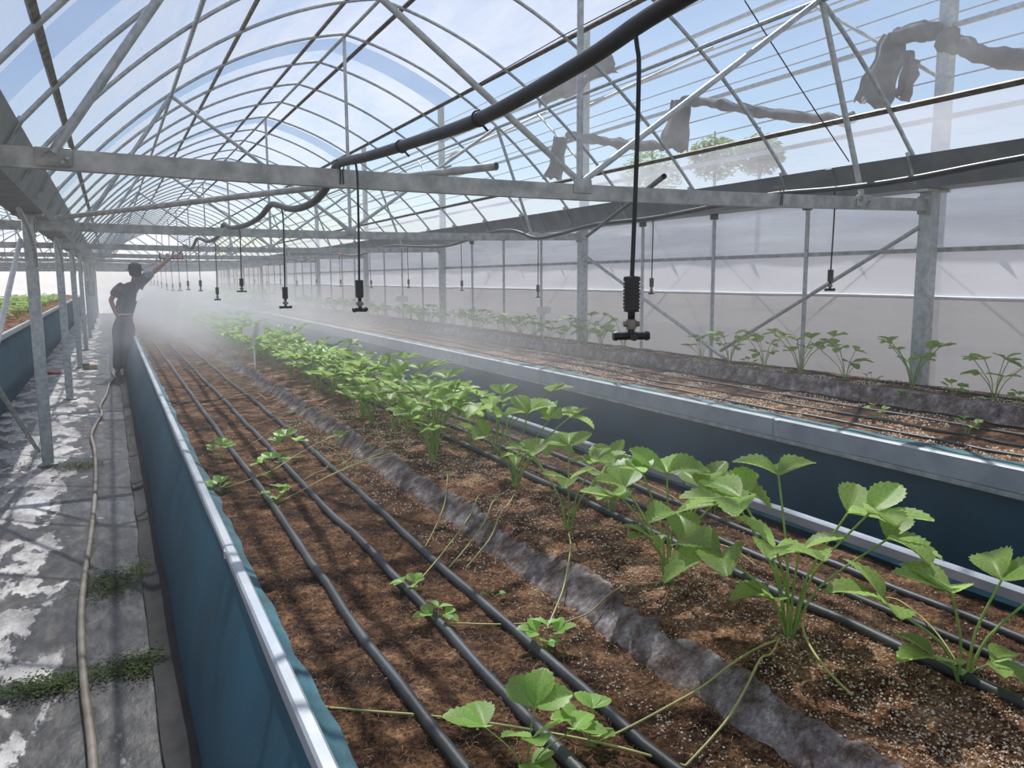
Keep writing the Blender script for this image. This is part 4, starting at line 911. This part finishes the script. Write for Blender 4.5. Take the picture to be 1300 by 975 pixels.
def hang(pix, X, lab, seed):
    # pix: top-left, top-right, bottom-right, bottom-left outline corners of the hanging piece
    c = [onX(u, v, X) for u, v in pix]
    def fn(u, v):
        a = c[0].lerp(c[1], u); b = c[3].lerp(c[2], u); p = a.lerp(b, v)
        tear = (.10*abs(nz(u*5, seed))+.05*nz(u*13, seed+2))*v**3
        return (X+.16*v*nz(u*3, v*2, seed)+.05*math.sin(u*9+seed), p.y+.06*nz(v*4, seed), p.z+.03*nz(u*4, v*4, seed)+tear)
    return cloth('shade_cloth', lab, fn, 18, 14)
hang(((1118, 42), (1160, 40), (1128, 142), (1080, 130)), NX-.1, 'wide torn grey shade cloth hanging outside the clear roof', 1)
hang(((1148, 60), (1166, 76), (1152, 130), (1144, 126)), NX-.15, 'narrow torn tail of shade cloth hanging beside the wide piece', 4)
hang(((850, 126), (878, 128), (872, 196), (838, 186)), NX-.1, 'torn shade cloth flap below the end of the rolled cloth', 7)
hang(((705, 92), (770, 62), (782, 92), (688, 138)), NX-.1, 'pale torn shade cloth flap behind the first king post', 11)
hang(((700, 172), (722, 176), (716, 232), (690, 228)), NX-.1, 'small torn shade cloth strip farther along outside', 14)
def rolled(pix, X, r, lab, seed):
    pts = smooth_path([onX(u, v, X) for u, v in pix], 6); rr = [r*(1+.7*nz(i*.55, seed)) for i in range(len(pts))]
    return tag(MB().tube([p+Vector((.04*nz(i*.3, seed), 0, .03*nz(i*.4, seed+3))) for i, p in enumerate(pts)], rr, 9).build('rolled_shade_cloth', SHADE), lab, 'cloth')
rolled(((868, 128), (905, 130), (950, 140), (1000, 146), (1060, 154), (1085, 148)), NX-.12, .062, 'bunched roll of grey shade cloth sagging along the outside frame', 2)
rolled(((1140, 46), (1180, 40), (1215, 56), (1260, 72), (1330, 78)), NX-.12, .085, 'bunched roll of shade cloth drooping past the outside post', 6)
rolled(((722, 172), (760, 178), (800, 184), (840, 186)), NX-.12, .07, 'bunched shade cloth farther along the outside frame', 9)
def tree(x, y, h, r, lab, seed):
    rnd = random.Random(seed); t = thing('tree', lab, 'tree', (x, y, -.1), 'trees beyond the neighbouring frame')
    MB().tube([(x, y, -.1), (x+.1, y, h*.5), (x, y, h*.85)], [.16, .11, .04], 7).build('trunk', BARK, t); m = MB()
    for _ in range(1500):
        d = Vector((rnd.gauss(0,1), rnd.gauss(0,1), rnd.gauss(0,1))).normalized()*r*rnd.random()**.4; p = Vector((x, y, h*.72))+Vector((d.x, d.y, d.z*.8)); a = rnd.random()*6.28; s_ = rnd.uniform(.08, .2); e = Vector((math.cos(a), math.sin(a), rnd.uniform(-.6,.6)))*s_; g = e.cross(Vector((rnd.random(), rnd.random(), 1))).normalized()*s_*.4
        m.add([p-e, p+g, p+e, p-g], [(0,1,2,3)])
    m.build('crown', TREE, t, smooth=False)
for i, (x, y, h, r) in enumerate(((30, 35.0, 11.0, 1.5), (30, 31.6, 10.6, 1.3), (31, 42, 11.0, 2.0))): tree(x, y, h, r, 'green bushy tree far beyond the neighbouring frame', i)

# ------------------------------------------------------------------ drifting mist from the emitters
def mist(lo, hi, base, clouds):
    m, t, out = new_mat('water_vapour'); g = t.nodes.new('ShaderNodeNewGeometry'); sp = t.nodes.new('ShaderNodeSeparateXYZ'); t.links.new(g.outputs['Position'], sp.inputs[0])
    def mth(op, a, b=None):
        n = N(t, 'Math', operation=op)
        for i, q in enumerate((a, b)):
            if q is None: continue
            if isinstance(q, (int, float)): n.inputs[i].default_value = q
            else: t.links.new(q, n.inputs[i])
        return n.outputs[0]
    def mrange(src, a, b):
        n = N(t, 'MapRange', interpolation_type='SMOOTHSTEP'); n.inputs[1].default_value = a; n.inputs[2].default_value = b; t.links.new(src, n.inputs[0]); return n.outputs[0]
    nn = N(t, 'TexNoise', Scale=1.3, Detail=2); t.links.new(g.outputs['Position'], nn.inputs['Vector'])
    nf_ = mth('ADD', mth('MULTIPLY', mrange(nn.outputs[0], .3, .66), .8), .2)
    tot = base
    for dens, cx, sx, z0, z1, y_a, y_b, y_c, y_d in clouds:
        dx = mth('DIVIDE', mth('SUBTRACT', sp.outputs[0], cx), sx); gx = mth('EXPONENT', mth('MULTIPLY', mth('MULTIPLY', dx, dx), -1))
        zf = mth('SUBTRACT', 1, mrange(sp.outputs[2], z0, z1))
        yf = mth('MULTIPLY', mrange(sp.outputs[1], y_a, y_b), mth('SUBTRACT', 1, mrange(sp.outputs[1], y_c, y_d)))
        tot = mth('ADD', mth('MULTIPLY', mth('MULTIPLY', mth('MULTIPLY', gx, zf), mth('MULTIPLY', yf, nf_)), dens), tot)
    v = N(t, 'VolumeScatter', Anisotropy=.45, Color=(.97, .98, 1, 1)); t.links.new(tot, v.inputs['Density']); t.links.new(v.outputs[0], out.inputs['Volume'])
    return tag(MB().box(lo, hi).build('mist', m, smooth=False), 'white spray mist drifting over the beds, thickest around the person', 'mist', kind='stuff')
#     density, centre x, half width, fade z from-to, fade in y from-to, fade out y from-to
mist((-.42, .9, .56), (4.53, 31, 1.98), .012, ((.66, 1.25, .85, .75, 1.75, 6.0, 13.5, 22, 30), (.20, 3.6, 1.3, .7, 1.6, 2.4, 7, 18, 26), (.10, 1.9, .7, .6, 1.3, 1.2, 3.5, 9, 14)))
